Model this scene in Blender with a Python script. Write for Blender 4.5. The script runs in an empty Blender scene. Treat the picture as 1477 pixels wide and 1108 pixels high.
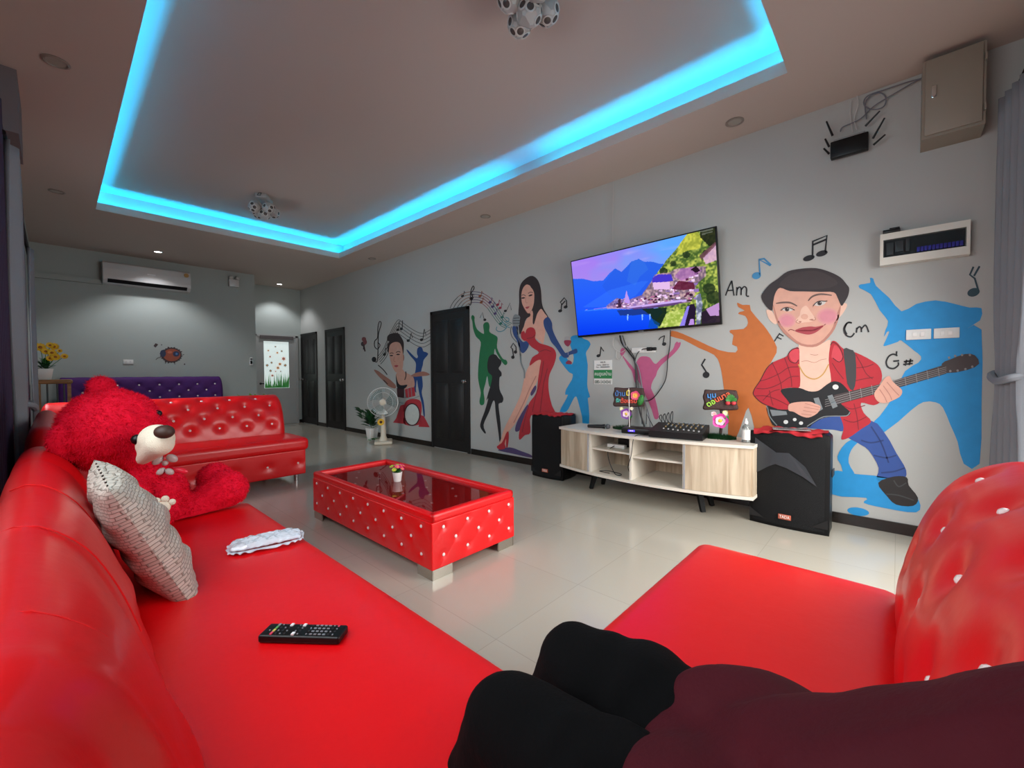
import bpy, bmesh, math, random
import numpy as np
from mathutils import Vector, Matrix, Euler
from mathutils.geometry import tessellate_polygon
random.seed(7); rng = np.random.default_rng(7)
PI = math.pi
SC = bpy.context.scene
COL = SC.collection

# ------------------------------------------------------------------ camera
IMG_W, IMG_H = 1477.0, 1108.0
FPX = 606.3; YAW, PITCH, ROLL = .8276, .02565, -.00615
CAM_H = 1.09
def cam_axes():
    cy, sy, cp, sp = math.cos(YAW), math.sin(YAW), math.cos(PITCH), math.sin(PITCH)
    fw = Vector((sy*cp, cy*cp, -sp)); r0 = Vector((cy, -sy, 0)); u0 = r0.cross(fw)
    cr, sr = math.cos(ROLL), math.sin(ROLL)
    return fw, cr*r0+sr*u0, -sr*r0+cr*u0
FW, RT, UP = cam_axes()
cd = bpy.data.cameras.new('camera'); cam = bpy.data.objects.new('camera', cd); COL.objects.link(cam)
cd.sensor_width = 36; cd.lens = 36*FPX/IMG_W; cd.clip_start = .02; cd.clip_end = 100
cam.matrix_world = Matrix(((RT.x, UP.x, -FW.x, 0), (RT.y, UP.y, -FW.y, 0), (RT.z, UP.z, -FW.z, CAM_H), (0, 0, 0, 1)))
SC.camera = cam
def ray(px, py): return FW*FPX + RT*(px-IMG_W/2) - UP*(py-IMG_H/2)
def on(px, py, ax, val):            # the point of the plane axis=val seen at a pixel of the photograph
    v = ray(px, py); o = Vector((0, 0, CAM_H)); return o + v*((val-o[ax])/v[ax])
def dep(px, py, d):                 # the point at optical depth d
    return Vector((0, 0, CAM_H)) + ray(px, py)*(d/FPX)

# ------------------------------------------------------------------ world, lights, exposure
w = bpy.data.worlds.new('sky'); SC.world = w; w.use_nodes = True
w.node_tree.nodes['Background'].inputs[0].default_value = (.75, .87, 1, 1)
w.node_tree.nodes['Background'].inputs[1].default_value = 1.0
SC.view_settings.view_transform = 'Standard'; SC.view_settings.look = 'None'
SC.view_settings.gamma = 1; SC.view_settings.use_curve_mapping = False
SC.view_settings.exposure = 0.0
def area(name, loc, rot, sx, sy, power, col):
    l = bpy.data.lights.new(name, 'AREA'); l.shape = 'RECTANGLE'; l.size = sx; l.size_y = sy; l.energy = power; l.color = col; l.spread = math.radians(140)
    o = bpy.data.objects.new(name, l); COL.objects.link(o); o.location = loc; o.rotation_euler = rot; return o
area('daylight_front', (2.50, -.72, 1.10), (math.radians(90-24), 0, 0), 1.6, 1.95, 66, (1, .97, .93))      # daylight through the front door (towards +Y)
area('daylight_and_fill_left', (-.30, 1.05, 1.62), (0, math.radians(-90+26), 0), 1.2, 1.8, 31, (.93, .97, 1))         # daylight through the left window (towards +X)
area('daylight_and_fill_left', (-.30, 5.25, 1.62), (0, math.radians(-90+26), 0), 1.2, 1.0, 24, (.93, .97, 1))  # fill lamp at the added far opening, brightens the far sofa
def spot(name, loc, power, size=95):
    l = bpy.data.lights.new(name, 'SPOT'); l.energy = power; l.spot_size = math.radians(size); l.spot_blend = .5; l.shadow_soft_size = .05; l.color = (.95, .96, 1)
    o = bpy.data.objects.new(name, l); COL.objects.link(o); o.location = loc

# ------------------------------------------------------------------ materials
def lin(c):
    if isinstance(c, str): c = tuple(int(c[i:i+2], 16)/255 for i in (0, 2, 4))
    return tuple((x/12.92 if x <= .04045 else ((x+.055)/1.055)**2.4) for x in c[:3])
MATS = {}
def mat(name, col, rough=.5, metal=0., var=.06, scale=8., bump=0., bscale=60., coat=0., emit=None, estr=0., spec=.5, trans=0.):
    if name in MATS: return MATS[name]
    m = bpy.data.materials.new(name); m.use_nodes = True; nt = m.node_tree; N = nt.nodes; L = nt.links
    b = N['Principled BSDF']; c = lin(col)
    b.inputs['Roughness'].default_value = rough; b.inputs['Metallic'].default_value = metal
    b.inputs['Coat Weight'].default_value = coat; b.inputs['Coat Roughness'].default_value = .15
    b.inputs['Specular IOR Level'].default_value = spec; b.inputs['Transmission Weight'].default_value = trans
    tc = N.new('ShaderNodeTexCoord'); nz = N.new('ShaderNodeTexNoise'); nz.inputs['Scale'].default_value = scale; nz.inputs['Detail'].default_value = 3
    L.new(tc.outputs['Object'], nz.inputs['Vector'])
    mx = N.new('ShaderNodeMix'); mx.data_type = 'RGBA'
    mx.inputs[6].default_value = tuple(x*(1-var) for x in c)+(1,); mx.inputs[7].default_value = tuple(min(1, x*(1+var)) for x in c)+(1,)
    L.new(nz.outputs['Fac'], mx.inputs[0]); L.new(mx.outputs[2], b.inputs['Base Color'])
    if bump:
        n2 = N.new('ShaderNodeTexNoise'); n2.inputs['Scale'].default_value = bscale; n2.inputs['Detail'].default_value = 4
        L.new(tc.outputs['Object'], n2.inputs['Vector'])
        bp = N.new('ShaderNodeBump'); bp.inputs['Strength'].default_value = bump; bp.inputs['Distance'].default_value = .01
        L.new(n2.outputs['Fac'], bp.inputs['Height']); L.new(bp.outputs[0], b.inputs['Normal'])
    if emit is not None:
        b.inputs['Emission Color'].default_value = lin(emit)+(1,); b.inputs['Emission Strength'].default_value = estr
    MATS[name] = m; return m
def emis(name, col, strength):
    if name in MATS: return MATS[name]
    m = bpy.data.materials.new(name); m.use_nodes = True; nt = m.node_tree; nt.nodes.clear()
    e = nt.nodes.new('ShaderNodeEmission'); o = nt.nodes.new('ShaderNodeOutputMaterial'); nt.links.new(e.outputs[0], o.inputs[0])
    e.inputs[0].default_value = lin(col)+(1,); e.inputs[1].default_value = strength; MATS[name] = m; return m
def pane_mat(name, tint, gloss=.1):          # thin glass: tinted see-through plus a mirror sheen
    m = bpy.data.materials.new(name); m.use_nodes = True; nt = m.node_tree; nt.nodes.clear(); N = nt.nodes
    t = N.new('ShaderNodeBsdfTransparent'); t.inputs[0].default_value = tuple(tint)+(1,)
    g = N.new('ShaderNodeBsdfGlossy'); g.inputs['Roughness'].default_value = .02
    f = N.new('ShaderNodeFresnel'); f.inputs[0].default_value = 1.5
    a = N.new('ShaderNodeMath'); a.operation = 'ADD'; a.inputs[1].default_value = gloss
    x = N.new('ShaderNodeMixShader'); o = N.new('ShaderNodeOutputMaterial'); gm = N.new('ShaderNodeNewGeometry'); iv = N.new('ShaderNodeMath'); iv.operation = 'SUBTRACT'; iv.inputs[0].default_value = 1; mu = N.new('ShaderNodeMath'); mu.operation = 'MULTIPLY'
    nt.links.new(gm.outputs['Backfacing'], iv.inputs[1]); nt.links.new(a.outputs[0], mu.inputs[0]); nt.links.new(iv.outputs[0], mu.inputs[1])
    nt.links.new(f.outputs[0], a.inputs[0]); nt.links.new(mu.outputs[0], x.inputs[0]); nt.links.new(t.outputs[0], x.inputs[1]); nt.links.new(g.outputs[0], x.inputs[2]); nt.links.new(x.outputs[0], o.inputs[0])
    MATS[name] = m; return m
def tile_mat():
    m = bpy.data.materials.new('floor_tiles'); m.use_nodes = True; nt = m.node_tree; N = nt.nodes; L = nt.links; b = N['Principled BSDF']
    tc = N.new('ShaderNodeTexCoord'); br = N.new('ShaderNodeTexBrick'); br.offset = 0
    br.inputs['Scale'].default_value = 1; br.inputs['Brick Width'].default_value = .6; br.inputs['Row Height'].default_value = .6; br.inputs['Mortar Size'].default_value = .0018
    br.inputs['Color1'].default_value = lin('b3ac9e')+(1,); br.inputs['Color2'].default_value = lin('afa99b')+(1,); br.inputs['Mortar'].default_value = lin('a29c8f')+(1,)
    L.new(tc.outputs['Object'], br.inputs['Vector'])
    nz = N.new('ShaderNodeTexNoise'); nz.inputs['Scale'].default_value = 1.7; nz.inputs['Detail'].default_value = 5; L.new(tc.outputs['Object'], nz.inputs['Vector'])
    mx = N.new('ShaderNodeMix'); mx.data_type = 'RGBA'; mx.blend_type = 'MULTIPLY'; mx.inputs[0].default_value = .25
    L.new(br.outputs['Color'], mx.inputs[6]); L.new(nz.outputs['Color'], mx.inputs[7]); L.new(br.outputs['Color'], b.inputs['Base Color'])
    b.inputs['Roughness'].default_value = .16; b.inputs['Specular IOR Level'].default_value = .6
    MATS['floor'] = m; return m
def wood_mat(name, c1, c2, sx, sy, sz, rough=.45):
    m = bpy.data.materials.new(name); m.use_nodes = True; nt = m.node_tree; N = nt.nodes; L = nt.links; b = N['Principled BSDF']
    tc = N.new('ShaderNodeTexCoord'); mp = N.new('ShaderNodeMapping'); mp.inputs['Scale'].default_value = (sx, sy, sz); L.new(tc.outputs['Object'], mp.inputs['Vector'])
    nz = N.new('ShaderNodeTexNoise'); nz.inputs['Scale'].default_value = 1; nz.inputs['Detail'].default_value = 6; nz.inputs['Distortion'].default_value = .6; L.new(mp.outputs[0], nz.inputs['Vector'])
    cr = N.new('ShaderNodeValToRGB'); cr.color_ramp.elements[0].position = .35; cr.color_ramp.elements[1].position = .65
    cr.color_ramp.elements[0].color = lin(c1)+(1,); cr.color_ramp.elements[1].color = lin(c2)+(1,)
    L.new(nz.outputs['Fac'], cr.inputs[0]); L.new(cr.outputs[0], b.inputs['Base Color']); b.inputs['Roughness'].default_value = rough
    MATS[name] = m; return m
def knit_mat():
    m = bpy.data.materials.new('knit_cover'); m.use_nodes = True; nt = m.node_tree; N = nt.nodes; L = nt.links; b = N['Principled BSDF']
    tc = N.new('ShaderNodeTexCoord'); br = N.new('ShaderNodeTexBrick')
    br.inputs['Scale'].default_value = 1; br.inputs['Brick Width'].default_value = .021; br.inputs['Row Height'].default_value = .0105; br.inputs['Mortar Size'].default_value = .0013; br.inputs['Mortar Smooth'].default_value = .6
    br.inputs['Color1'].default_value = lin('cbc4b8')+(1,); br.inputs['Color2'].default_value = lin('bab3a7')+(1,); br.inputs['Mortar'].default_value = lin('9a9488')+(1,)
    nz = N.new('ShaderNodeTexNoise'); nz.inputs['Scale'].default_value = 14; L.new(tc.outputs['UV'], nz.inputs['Vector'])
    ad = N.new('ShaderNodeVectorMath'); ad.operation = 'MULTIPLY_ADD'; ad.inputs[1].default_value = (.02, .02, 0)
    L.new(nz.outputs['Color'], ad.inputs[0]); L.new(tc.outputs['UV'], ad.inputs[2]); L.new(ad.outputs[0], br.inputs['Vector'])
    L.new(br.outputs['Color'], b.inputs['Base Color']); b.inputs['Roughness'].default_value = .75
    bp = N.new('ShaderNodeBump'); bp.inputs['Strength'].default_value = .8; bp.inputs['Distance'].default_value = .006; bp.invert = True
    L.new(br.outputs['Fac'], bp.inputs['Height']); L.new(bp.outputs[0], b.inputs['Normal']); MATS['knit'] = m; return m

RED = mat('red_leather', 'df0009', .38, var=.05, scale=3, bump=.10, bscale=25, coat=.12)
PURPLE = mat('purple_velvet', '4a1468', .75, var=.15, scale=6)
WALL = mat('grey_wall_paint', 'b0b1ad', .7, var=.03, scale=1.2, bump=.05, bscale=90)
WALLD = mat('grey_green_wall_paint', 'a2a9a5', .7, var=.03, scale=1.2, bump=.05, bscale=90)
CEIL = mat('ceiling_paint', 'c2b2a7', .85, var=.02, scale=.8)
CEILU = mat('upper_ceiling_paint', 'beafa5', .85, var=.02, scale=.8)
BLACK = mat('black_plastic', '08090a', .4, spec=.35)
DBLACK = mat('matte_black', '060708', .6, spec=.25)
SKIRT = mat('black_baseboard', '17120f', .25)
WHITE = mat('white_plastic', 'dcdcd8', .35, var=.02)
CHROME = mat('chrome', 'd8d8d8', .12, metal=1., var=.02)
CRYSTAL = mat('crystal', 'ece0dc', .12, metal=.0, var=.02, spec=1)
GREEN = mat('leaf_green', '2d7a2c', .5, var=.35, scale=20)
DGREEN = mat('dark_leaf_green', '1c4f27', .5, var=.3, scale=20)
GREYC = mat('grey_curtain', '82868c', .7, var=.08, scale=4, bump=.1, bscale=200)
PURC = mat('purple_curtain', '33243f', .8, var=.1, scale=4)
WOODV = wood_mat('pale_oak', 'a8957d', 'cdbda4', 22, 22, 1.6)
WOODE = mat('pale_edge', 'd8d0c2', .45, var=.03)
TAN = wood_mat('tan_wood', '8a5f35', 'a97a48', 3, 20, 20)
TILE = tile_mat(); KNIT = knit_mat()
CABLE = mat('black_cable', '17171a', .45); GCABLE = mat('grey_cable', '70727a', .5); WCABLE = mat('white_cable', 'c2c0bc', .5)

# ------------------------------------------------------------------ mesh builder
WORLD = {}        # root name -> matrix
def look(o): return WORLD.get(o.name, Matrix())
class MB:
    def __init__(s): s.v = []; s.f = []; s.mi = []; s.sm = []
    def add(s, vs, fs, m=0, smooth=False, M=None):
        k = len(s.v)
        for p in vs:
            p = Vector(p)
            s.v.append(M @ p if M is not None else p)
        for f in fs: s.f.append([i+k for i in f]); s.mi.append(m); s.sm.append(smooth)
        return s
    def box(s, c, d, m=0, bev=0., M=None, seg=2, taper=None):
        bm = bmesh.new(); bmesh.ops.create_cube(bm, size=1)
        for v in bm.verts:
            t = 1.
            if taper and v.co.z > 0: t = taper
            v.co = Vector((v.co.x*d[0]*t, v.co.y*d[1]*t, v.co.z*d[2]))
        if bev: bmesh.ops.bevel(bm, geom=bm.edges[:], offset=bev, segments=seg, affect='EDGES', profile=.5)
        bm.verts.index_update()
        T = (M or Matrix()) @ Matrix.Translation(c) if M is None else M @ Matrix.Translation(c)
        s.add([v.co.copy() for v in bm.verts], [[v.index for v in f.verts] for f in bm.faces], m, bool(bev), T); bm.free(); return s
    def b2(s, a, b, m=0, bev=0.):   # box from corner to corner
        a = Vector(a); b = Vector(b); return s.box((a+b)/2, [abs(x) for x in (b-a)], m, bev)
    def tube(s, pts, r, m=0, seg=8, cap=True, closed=False):
        pts = [Vector(p) for p in pts]; n = len(pts); rs = r if isinstance(r, (list, tuple)) else [r]*n
        vs = []; up = None
        for i, p in enumerate(pts):
            a = pts[(i-1) % n] if (closed or i > 0) else p; b = pts[(i+1) % n] if (closed or i < n-1) else p
            t = (b-a)
            t = t.normalized() if t.length > 1e-9 else Vector((0, 0, 1))
            if up is None: up = Vector((0, 0, 1)) if abs(t.z) < .9 else Vector((1, 0, 0))
            x = t.cross(up)
            if x.length < 1e-6: up = Vector((1, 0, 0)) if abs(t.x) < .9 else Vector((0, 1, 0)); x = t.cross(up)
            x.normalize(); y = x.cross(t).normalized(); up = y
            for k in range(seg):
                an = 2*PI*k/seg; vs.append(p + x*math.cos(an)*rs[i] + y*math.sin(an)*rs[i])
        fs = []
        for i in range(n if closed else n-1):
            j = (i+1) % n
            for k in range(seg): fs.append([i*seg+k, i*seg+(k+1) % seg, j*seg+(k+1) % seg, j*seg+k])
        if cap and not closed: fs.append(list(range(seg))[::-1]); fs.append([(n-1)*seg+k for k in range(seg)])
        return s.add(vs, fs, m, True)
    def lathe(s, prof, c=(0, 0, 0), m=0, seg=24, M=None):
        vs = []; fs = []; n = len(prof)
        for r, z in prof:
            for k in range(seg): a = 2*PI*k/seg; vs.append((r*math.cos(a), r*math.sin(a), z))
        for i in range(n-1):
            for k in range(seg): fs.append([i*seg+k, i*seg+(k+1) % seg, (i+1)*seg+(k+1) % seg, (i+1)*seg+k])
        fs.append(list(range(seg))[::-1]); fs.append([(n-1)*seg+k for k in range(seg)])
        T = Matrix.Translation(c)
        if M is not None: T = T @ M
        return s.add(vs, fs, m, True, T)
    def ell(s, c, r, m=0, nu=20, nv=12, M=None):
        if not isinstance(r, (tuple, list)): r = (r, r, r)
        vs = [(0, 0, -r[2])]; fs = []
        for i in range(1, nv):
            t = -PI/2+PI*i/nv
            for k in range(nu): a = 2*PI*k/nu; vs.append((r[0]*math.cos(t)*math.cos(a), r[1]*math.cos(t)*math.sin(a), r[2]*math.sin(t)))
        vs.append((0, 0, r[2])); top = len(vs)-1
        for k in range(nu): fs.append([0, 1+(k+1) % nu, 1+k]); fs.append([top, top-nu+k, top-nu+(k+1) % nu])
        for i in range(nv-2):
            for k in range(nu): a = 1+i*nu; fs.append([a+k, a+(k+1) % nu, a+nu+(k+1) % nu, a+nu+k])
        T = Matrix.Translation(c)
        if M is not None: T = T @ M
        return s.add(vs, fs, m, True, T)
    def grid(s, fn, nu, nv, m=0, smooth=True, cu=False, cv=False):
        vs = [fn(i/(nu if cu else nu-1), j/(nv if cv else nv-1)) for i in range(nu) for j in range(nv)]; fs = []
        for i in range(nu if cu else nu-1):
            for j in range(nv if cv else nv-1):
                a = i; b = (i+1) % nu; c = j; d = (j+1) % nv
                fs.append([a*nv+c, b*nv+c, b*nv+d, a*nv+d])
        return s.add(vs, fs, m, smooth)
    def build(s, name, mats, parent=None, loc=None, kind=None, sharp=35, uv=None):
        if not isinstance(mats, (list, tuple)): mats = [mats]
        me = bpy.data.meshes.new(name); inv = None
        if parent is not None: inv = look(parent).inverted()
        elif loc is not None: inv = Matrix.Translation(loc).inverted()
        vs = [tuple(inv @ p) if inv else tuple(p) for p in s.v]
        me.from_pydata(vs, [], s.f); me.update()
        for mm in mats: me.materials.append(mm)
        me.polygons.foreach_set('material_index', s.mi); me.polygons.foreach_set('use_smooth', s.sm)
        bm = bmesh.new(); bm.from_mesh(me); bmesh.ops.recalc_face_normals(bm, faces=bm.faces[:])
        lim = math.radians(sharp)
        for e in bm.edges:
            if len(e.link_faces) == 2 and e.calc_face_angle(0) > lim: e.smooth = False
        bm.to_mesh(me); bm.free()
        o = bpy.data.objects.new(name, me); COL.objects.link(o)
        if parent is not None: o.parent = parent; WORLD[o.name] = look(parent)
        elif loc is not None: o.location = loc; WORLD[o.name] = Matrix.Translation(loc)
        if kind: o['kind'] = kind
        return o
def thing(name, label, cat, loc=(0, 0, 0), rz=0, group=None):
    o = bpy.data.objects.new(name, None); COL.objects.link(o); o.location = loc; o.rotation_euler = (0, 0, rz); o.empty_display_size = .05
    o['label'] = label; o['category'] = cat
    if group: o['group'] = group
    WORLD[o.name] = Matrix.Translation(loc) @ Matrix.Rotation(rz, 4, 'Z'); return o
def tag(o, label, cat, group=None):
    o['label'] = label; o['category'] = cat
    if group: o['group'] = group
    return o
def struct(name, mb, m): o = mb.build(name, m); o['kind'] = 'structure'; return o
def dup(root, loc, rz, label):
    r = root.copy(); COL.objects.link(r); r.location = loc; r.rotation_euler = (0, 0, rz); r['label'] = label
    WORLD[r.name] = Matrix.Translation(loc) @ Matrix.Rotation(rz, 4, 'Z')
    for ch in list(root.children):
        c = ch.copy(); COL.objects.link(c); c.parent = r
        for g in list(ch.children): d = g.copy(); COL.objects.link(d); d.parent = c
    return r
def rot(x=0, y=0, z=0): return Euler((math.radians(x), math.radians(y), math.radians(z))).to_matrix().to_4x4()
def catmull(pts, n=4, closed=False):
    out = []; N = len(pts); P = [Vector(p) for p in pts]
    for i in range(N if closed else N-1):
        if closed: a, b, c, d = P[i-1], P[i], P[(i+1) % N], P[(i+2) % N]
        else: a, b, c, d = P[max(i-1, 0)], P[i], P[i+1], P[min(i+2, N-1)]
        for k in range(n):
            t = k/n; out.append(.5*((2*b)+(c-a)*t+(2*a-5*b+4*c-d)*t*t+(3*b-a-3*c+d)*t**3))
    if not closed: out.append(P[-1])
    return out
def rounded(mb, c, d, r, n=14, puff=0., m=0, M=None, fn=None):
    """rounded box; puff lifts its top"""
    h = [x/2 for x in d]; T = Matrix.Translation(c)
    if M is not None: T = T @ M
    seen = {}; vs = []; fs = []
    def key(p): return (round(p[0], 5), round(p[1], 5), round(p[2], 5))
    def vert(q):
        k = key(q)
        if k in seen: return seen[k]
        p = Vector([q[i]*h[i] for i in range(3)])
        inn = Vector([max(-h[i]+r, min(h[i]-r, p[i])) for i in range(3)]); df = p-inn
        if df.length > 1e-9: p = inn+df.normalized()*r
        if puff and q[2] > 0: p.z += puff*max(0, 1-q[0]**4)*max(0, 1-q[1]**4)*q[2]
        if fn: p = fn(p, q)
        vs.append(p); seen[k] = len(vs)-1; return len(vs)-1
    def remap(t): return math.sin(t*PI/2)*.35+t*.65 if False else t
    lv = []
    for i in range(n+1):
        lv.append(-1+2*i/n)
    # finer samples close to the edges
    def lev(ax):
        e = min(.9, r/h[ax]); return sorted(set([-1, -1+e*.08, -1+e*.3, -1+e*.6, -1+e, 1-e, 1-e*.6, 1-e*.3, 1-e*.08, 1] + [(-1+e)+(2-2*e)*i/n for i in range(1, n)]))
    LV = [lev(0), lev(1), lev(2)]
    for ax in range(3):
        u, v = (ax+1) % 3, (ax+2) % 3
        for sg in (-1, 1):
            A, B = LV[u], LV[v]
            idx = []
            for a in A:
                row = []
                for b in B:
                    q = [0, 0, 0]; q[ax] = sg; q[u] = a; q[v] = b; row.append(vert(tuple(q)))
                idx.append(row)
            for i in range(len(A)-1):
                for j in range(len(B)-1):
                    f = [idx[i][j], idx[i+1][j], idx[i+1][j+1], idx[i][j+1]]
                    fs.append(f if sg > 0 else f[::-1])
    return mb.add(vs, fs, m, True, T)
def capsule(mb, a, b, ra, rb, seg=14, m=0, flat=1.0):
    a = Vector(a); b = Vector(b); d = b-a; L = max(d.length, 1e-5)
    q = Vector((0, 0, 1)).rotation_difference(d.normalized()).to_matrix().to_4x4()
    prof = []
    for i in range(6): t = -PI/2+PI/2*i/6; prof.append((max(ra*math.cos(t), .0003), ra*math.sin(t)))
    for i in range(7): t = PI/2*i/6; prof.append((max(rb*math.cos(t), .0003), L+rb*math.sin(t)))
    mb.lathe(prof, a, m, seg, q)
def remeshed(mb, voxel, smooth_it=6, disp=None):
    """fuse overlapping closed volumes into one continuous surface"""
    o = mb.build('tmp', [WHITE]); md = o.modifiers.new('r', 'REMESH'); md.mode = 'VOXEL'; md.voxel_size = voxel; md.use_smooth_shade = True
    ms = o.modifiers.new('s', 'SMOOTH'); ms.iterations = smooth_it; ms.factor = .5
    dg = bpy.context.evaluated_depsgraph_get(); me = bpy.data.meshes.new_from_object(o.evaluated_get(dg))
    out = MB(); vs = [v.co.copy() for v in me.vertices]
    if disp: vs = [disp(v.co, v.normal) for v in me.vertices]
    out.add(vs, [list(p.vertices) for p in me.polygons], 0, True)
    bpy.data.objects.remove(o); bpy.data.meshes.remove(me); return out
def text_mb(mb, body, size, M, m=0, extrude=.002, bevel=0., center=True, width=None):
    c = bpy.data.curves.new('t', 'FONT'); c.body = body; c.size = size; c.extrude = extrude; c.bevel_depth = bevel; c.resolution_u = 3
    if center: c.align_x = 'CENTER'; c.align_y = 'CENTER'
    o = bpy.data.objects.new('t', c); COL.objects.link(o)
    dg = bpy.context.evaluated_depsgraph_get(); me = bpy.data.meshes.new_from_object(o.evaluated_get(dg))
    xs = [v.co.x for v in me.vertices]
    S = Matrix()
    if width and xs: k = width/(max(xs)-min(xs)); S = Matrix.Scale(k, 4, (1, 0, 0)) @ Matrix.Translation((-(max(xs)+min(xs))/2, 0, 0))
    mb.add([v.co.copy() for v in me.vertices], [list(p.vertices) for p in me.polygons], m, False, M @ S)
    bpy.data.objects.remove(o); bpy.data.curves.remove(c); bpy.data.meshes.remove(me)
def face_to(loc, n, up=(0, 0, 1)):   # matrix whose +Z is n, +Y about up
    z = Vector(n).normalized(); x = Vector(up).cross(z).normalized(); y = z.cross(x)
    return Matrix(((x.x, y.x, z.x, loc[0]), (x.y, y.y, z.y, loc[1]), (x.z, y.z, z.z, loc[2]), (0, 0, 0, 1)))

# ------------------------------------------------------------------ room shell
XW, XL, YF, YB, YC, ZC, ZU = 3.80, -.20, -.64, 9.05, 9.98, 2.99, 3.25
C0, C1, D0, D1 = .35, 3.21, .53, 6.78         # opening of the raised ceiling
TH = .12
mb = MB(); mb.b2((XL-TH, YF-TH, -.05), (XW+TH, YC+TH, 0)); struct('floor', mb, TILE)
mb = MB(); R_ = .13                            # recess behind the lip
mb.b2((XL-TH, YF-TH, ZC), (C0, YC+TH, ZC+.012)); mb.b2((C1, YF-TH, ZC), (XW+TH, YC+TH, ZC+.012))
mb.b2((C0, YF-TH, ZC), (C1, D0, ZC+.012)); mb.b2((C0, D1, ZC), (C1, YC+TH, ZC+.012))
a0, a1, e0, e1 = C0-R_, C1+R_, D0-R_, D1+R_
mb.b2((a0-.03, e0-.03, ZU), (a1+.03, e1+.03, ZU+.02), 1)
mb.b2((a0-.03, e0-.03, ZC+.012), (a0, e1+.03, ZU), 1); mb.b2((a1, e0-.03, ZC+.012), (a1+.03, e1+.03, ZU), 1)
mb.b2((a0, e0-.03, ZC+.012), (a1, e0, ZU), 1); mb.b2((a0, e1, ZC+.012), (a1, e1+.03, ZU), 1); struct('ceiling', mb, [CEIL, CEILU])
mb = MB(); lt = .012; lz = ZC+.085
mb.b2((C0, D0, ZC), (C0+lt, D1, lz)); mb.b2((C1-lt, D0, ZC), (C1, D1, lz)); mb.b2((C0+lt, D0, ZC), (C1-lt, D0+lt, lz)); mb.b2((C0+lt, D1-lt, ZC), (C1-lt, D1, lz)); struct('trim_1', mb, CEIL)
# walls with their openings
mb = MB()
mb.b2((XW, YF-TH, 0), (XW+TH, YC+TH, ZC)); struct('wall_right', mb, WALL)
mb = MB(); mb.b2((XL-TH, YB, 0), (2.62, YC+TH, ZC)); mb.b2((2.62, YC, 0), (XW, YC+TH, ZC)); struct('wall_back', mb, WALLD)
mb = MB()
wy0, wy1, wz0, wz1 = .1, 2.0, 1.0, 2.25
mb.b2((XL-TH, YF-TH, 0), (XL, YC, wz0)); mb.b2((XL-TH, YF-TH, wz1), (XL, YC, ZC)); mb.b2((XL-TH, YF-TH, wz0), (XL, wy0, wz1)); mb.b2((XL-TH, wy1, wz0), (XL, 4.7, wz1)); mb.b2((XL-TH, 5.8, wz0), (XL, YC, wz1)); struct('wall_left', mb, WALLD)  # the farther gap belongs to the added fill window
mb = MB(); fx0, fx1, fz1 = 1.6, 3.4, 2.12
mb.b2((XL, YF-TH, 0), (fx0, YF, ZC)); mb.b2((fx1, YF-TH, 0), (XW, YF, ZC)); mb.b2((fx0, YF-TH, fz1), (fx1, YF, ZC)); struct('wall_front', mb, WALL)
GLASS = pane_mat('window_glass', (.97, .98, .98), .02); FRAME = mat('grey_aluminium', '5a5d60', .35, metal=.6)
def frame(name, pts_boxes, pane):
    mb = MB()
    for a, b in pts_boxes: mb.b2(a, b)
    o = struct(name, mb, FRAME); g = MB(); g.b2(*pane); g.build('window_pane', GLASS, o)
fw = .05
frame('window_1', [((XL-.08, wy0, wz0), (XL-.03, wy0+fw, wz1)), ((XL-.08, wy1-fw, wz0), (XL-.03, wy1, wz1)), ((XL-.08, wy0, wz0), (XL-.03, wy1, wz0+fw)), ((XL-.08, wy0, wz1-fw), (XL-.03, wy1, wz1)), ((XL-.08, 1.03, wz0), (XL-.03, 1.08, wz1))], ((XL-.058, wy0+.01, wz0+.01), (XL-.052, wy1-.01, wz1-.01)))
frame('added_window_2', [((XL-.08, 4.7, wz0), (XL-.03, 4.75, wz1)), ((XL-.08, 5.75, wz0), (XL-.03, 5.8, wz1)), ((XL-.08, 4.7, wz0), (XL-.03, 5.8, wz0+fw)), ((XL-.08, 4.7, wz1-fw), (XL-.03, 5.8, wz1))], ((XL-.058, 4.71, wz0+.01), (XL-.052, 5.79, wz1-.01)))  # unseen window, added so fill light reaches the far sofa
frame('door_1', [((fx0, YF-.08, 0), (fx0+fw, YF-.03, fz1)), ((fx1-fw, YF-.08, 0), (fx1, YF-.03, fz1)), ((fx0, YF-.08, fz1-fw), (fx1, YF-.03, fz1)), ((2.47, YF-.08, 0), (2.53, YF-.03, fz1))], ((fx0+.01, YF-.058, .01), (fx1-.01, YF-.052, fz1-.01)))
# baseboards
bb = MB()
for a, b in ((YF, 4.24), (5.13, 7.83), (8.72, 9.10), (9.97, YC)): bb.b2((XW-.014, a, 0), (XW, b, .075))
struct('baseboard_right', bb, SKIRT)
bb = MB(); bb.b2((XL, YB-.014, 0), (2.634, YB, .075)); bb.b2((2.62, YB, 0), (2.634, YC, .075)); bb.b2((3.70, YC-.014, 0), (XW-.014, YC, .075)); struct('baseboard_back', bb, SKIRT)
bb = MB(); bb.b2((XL, YF, 0), (XL+.014, YB, .075)); struct('baseboard_left', bb, SKIRT)
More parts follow.
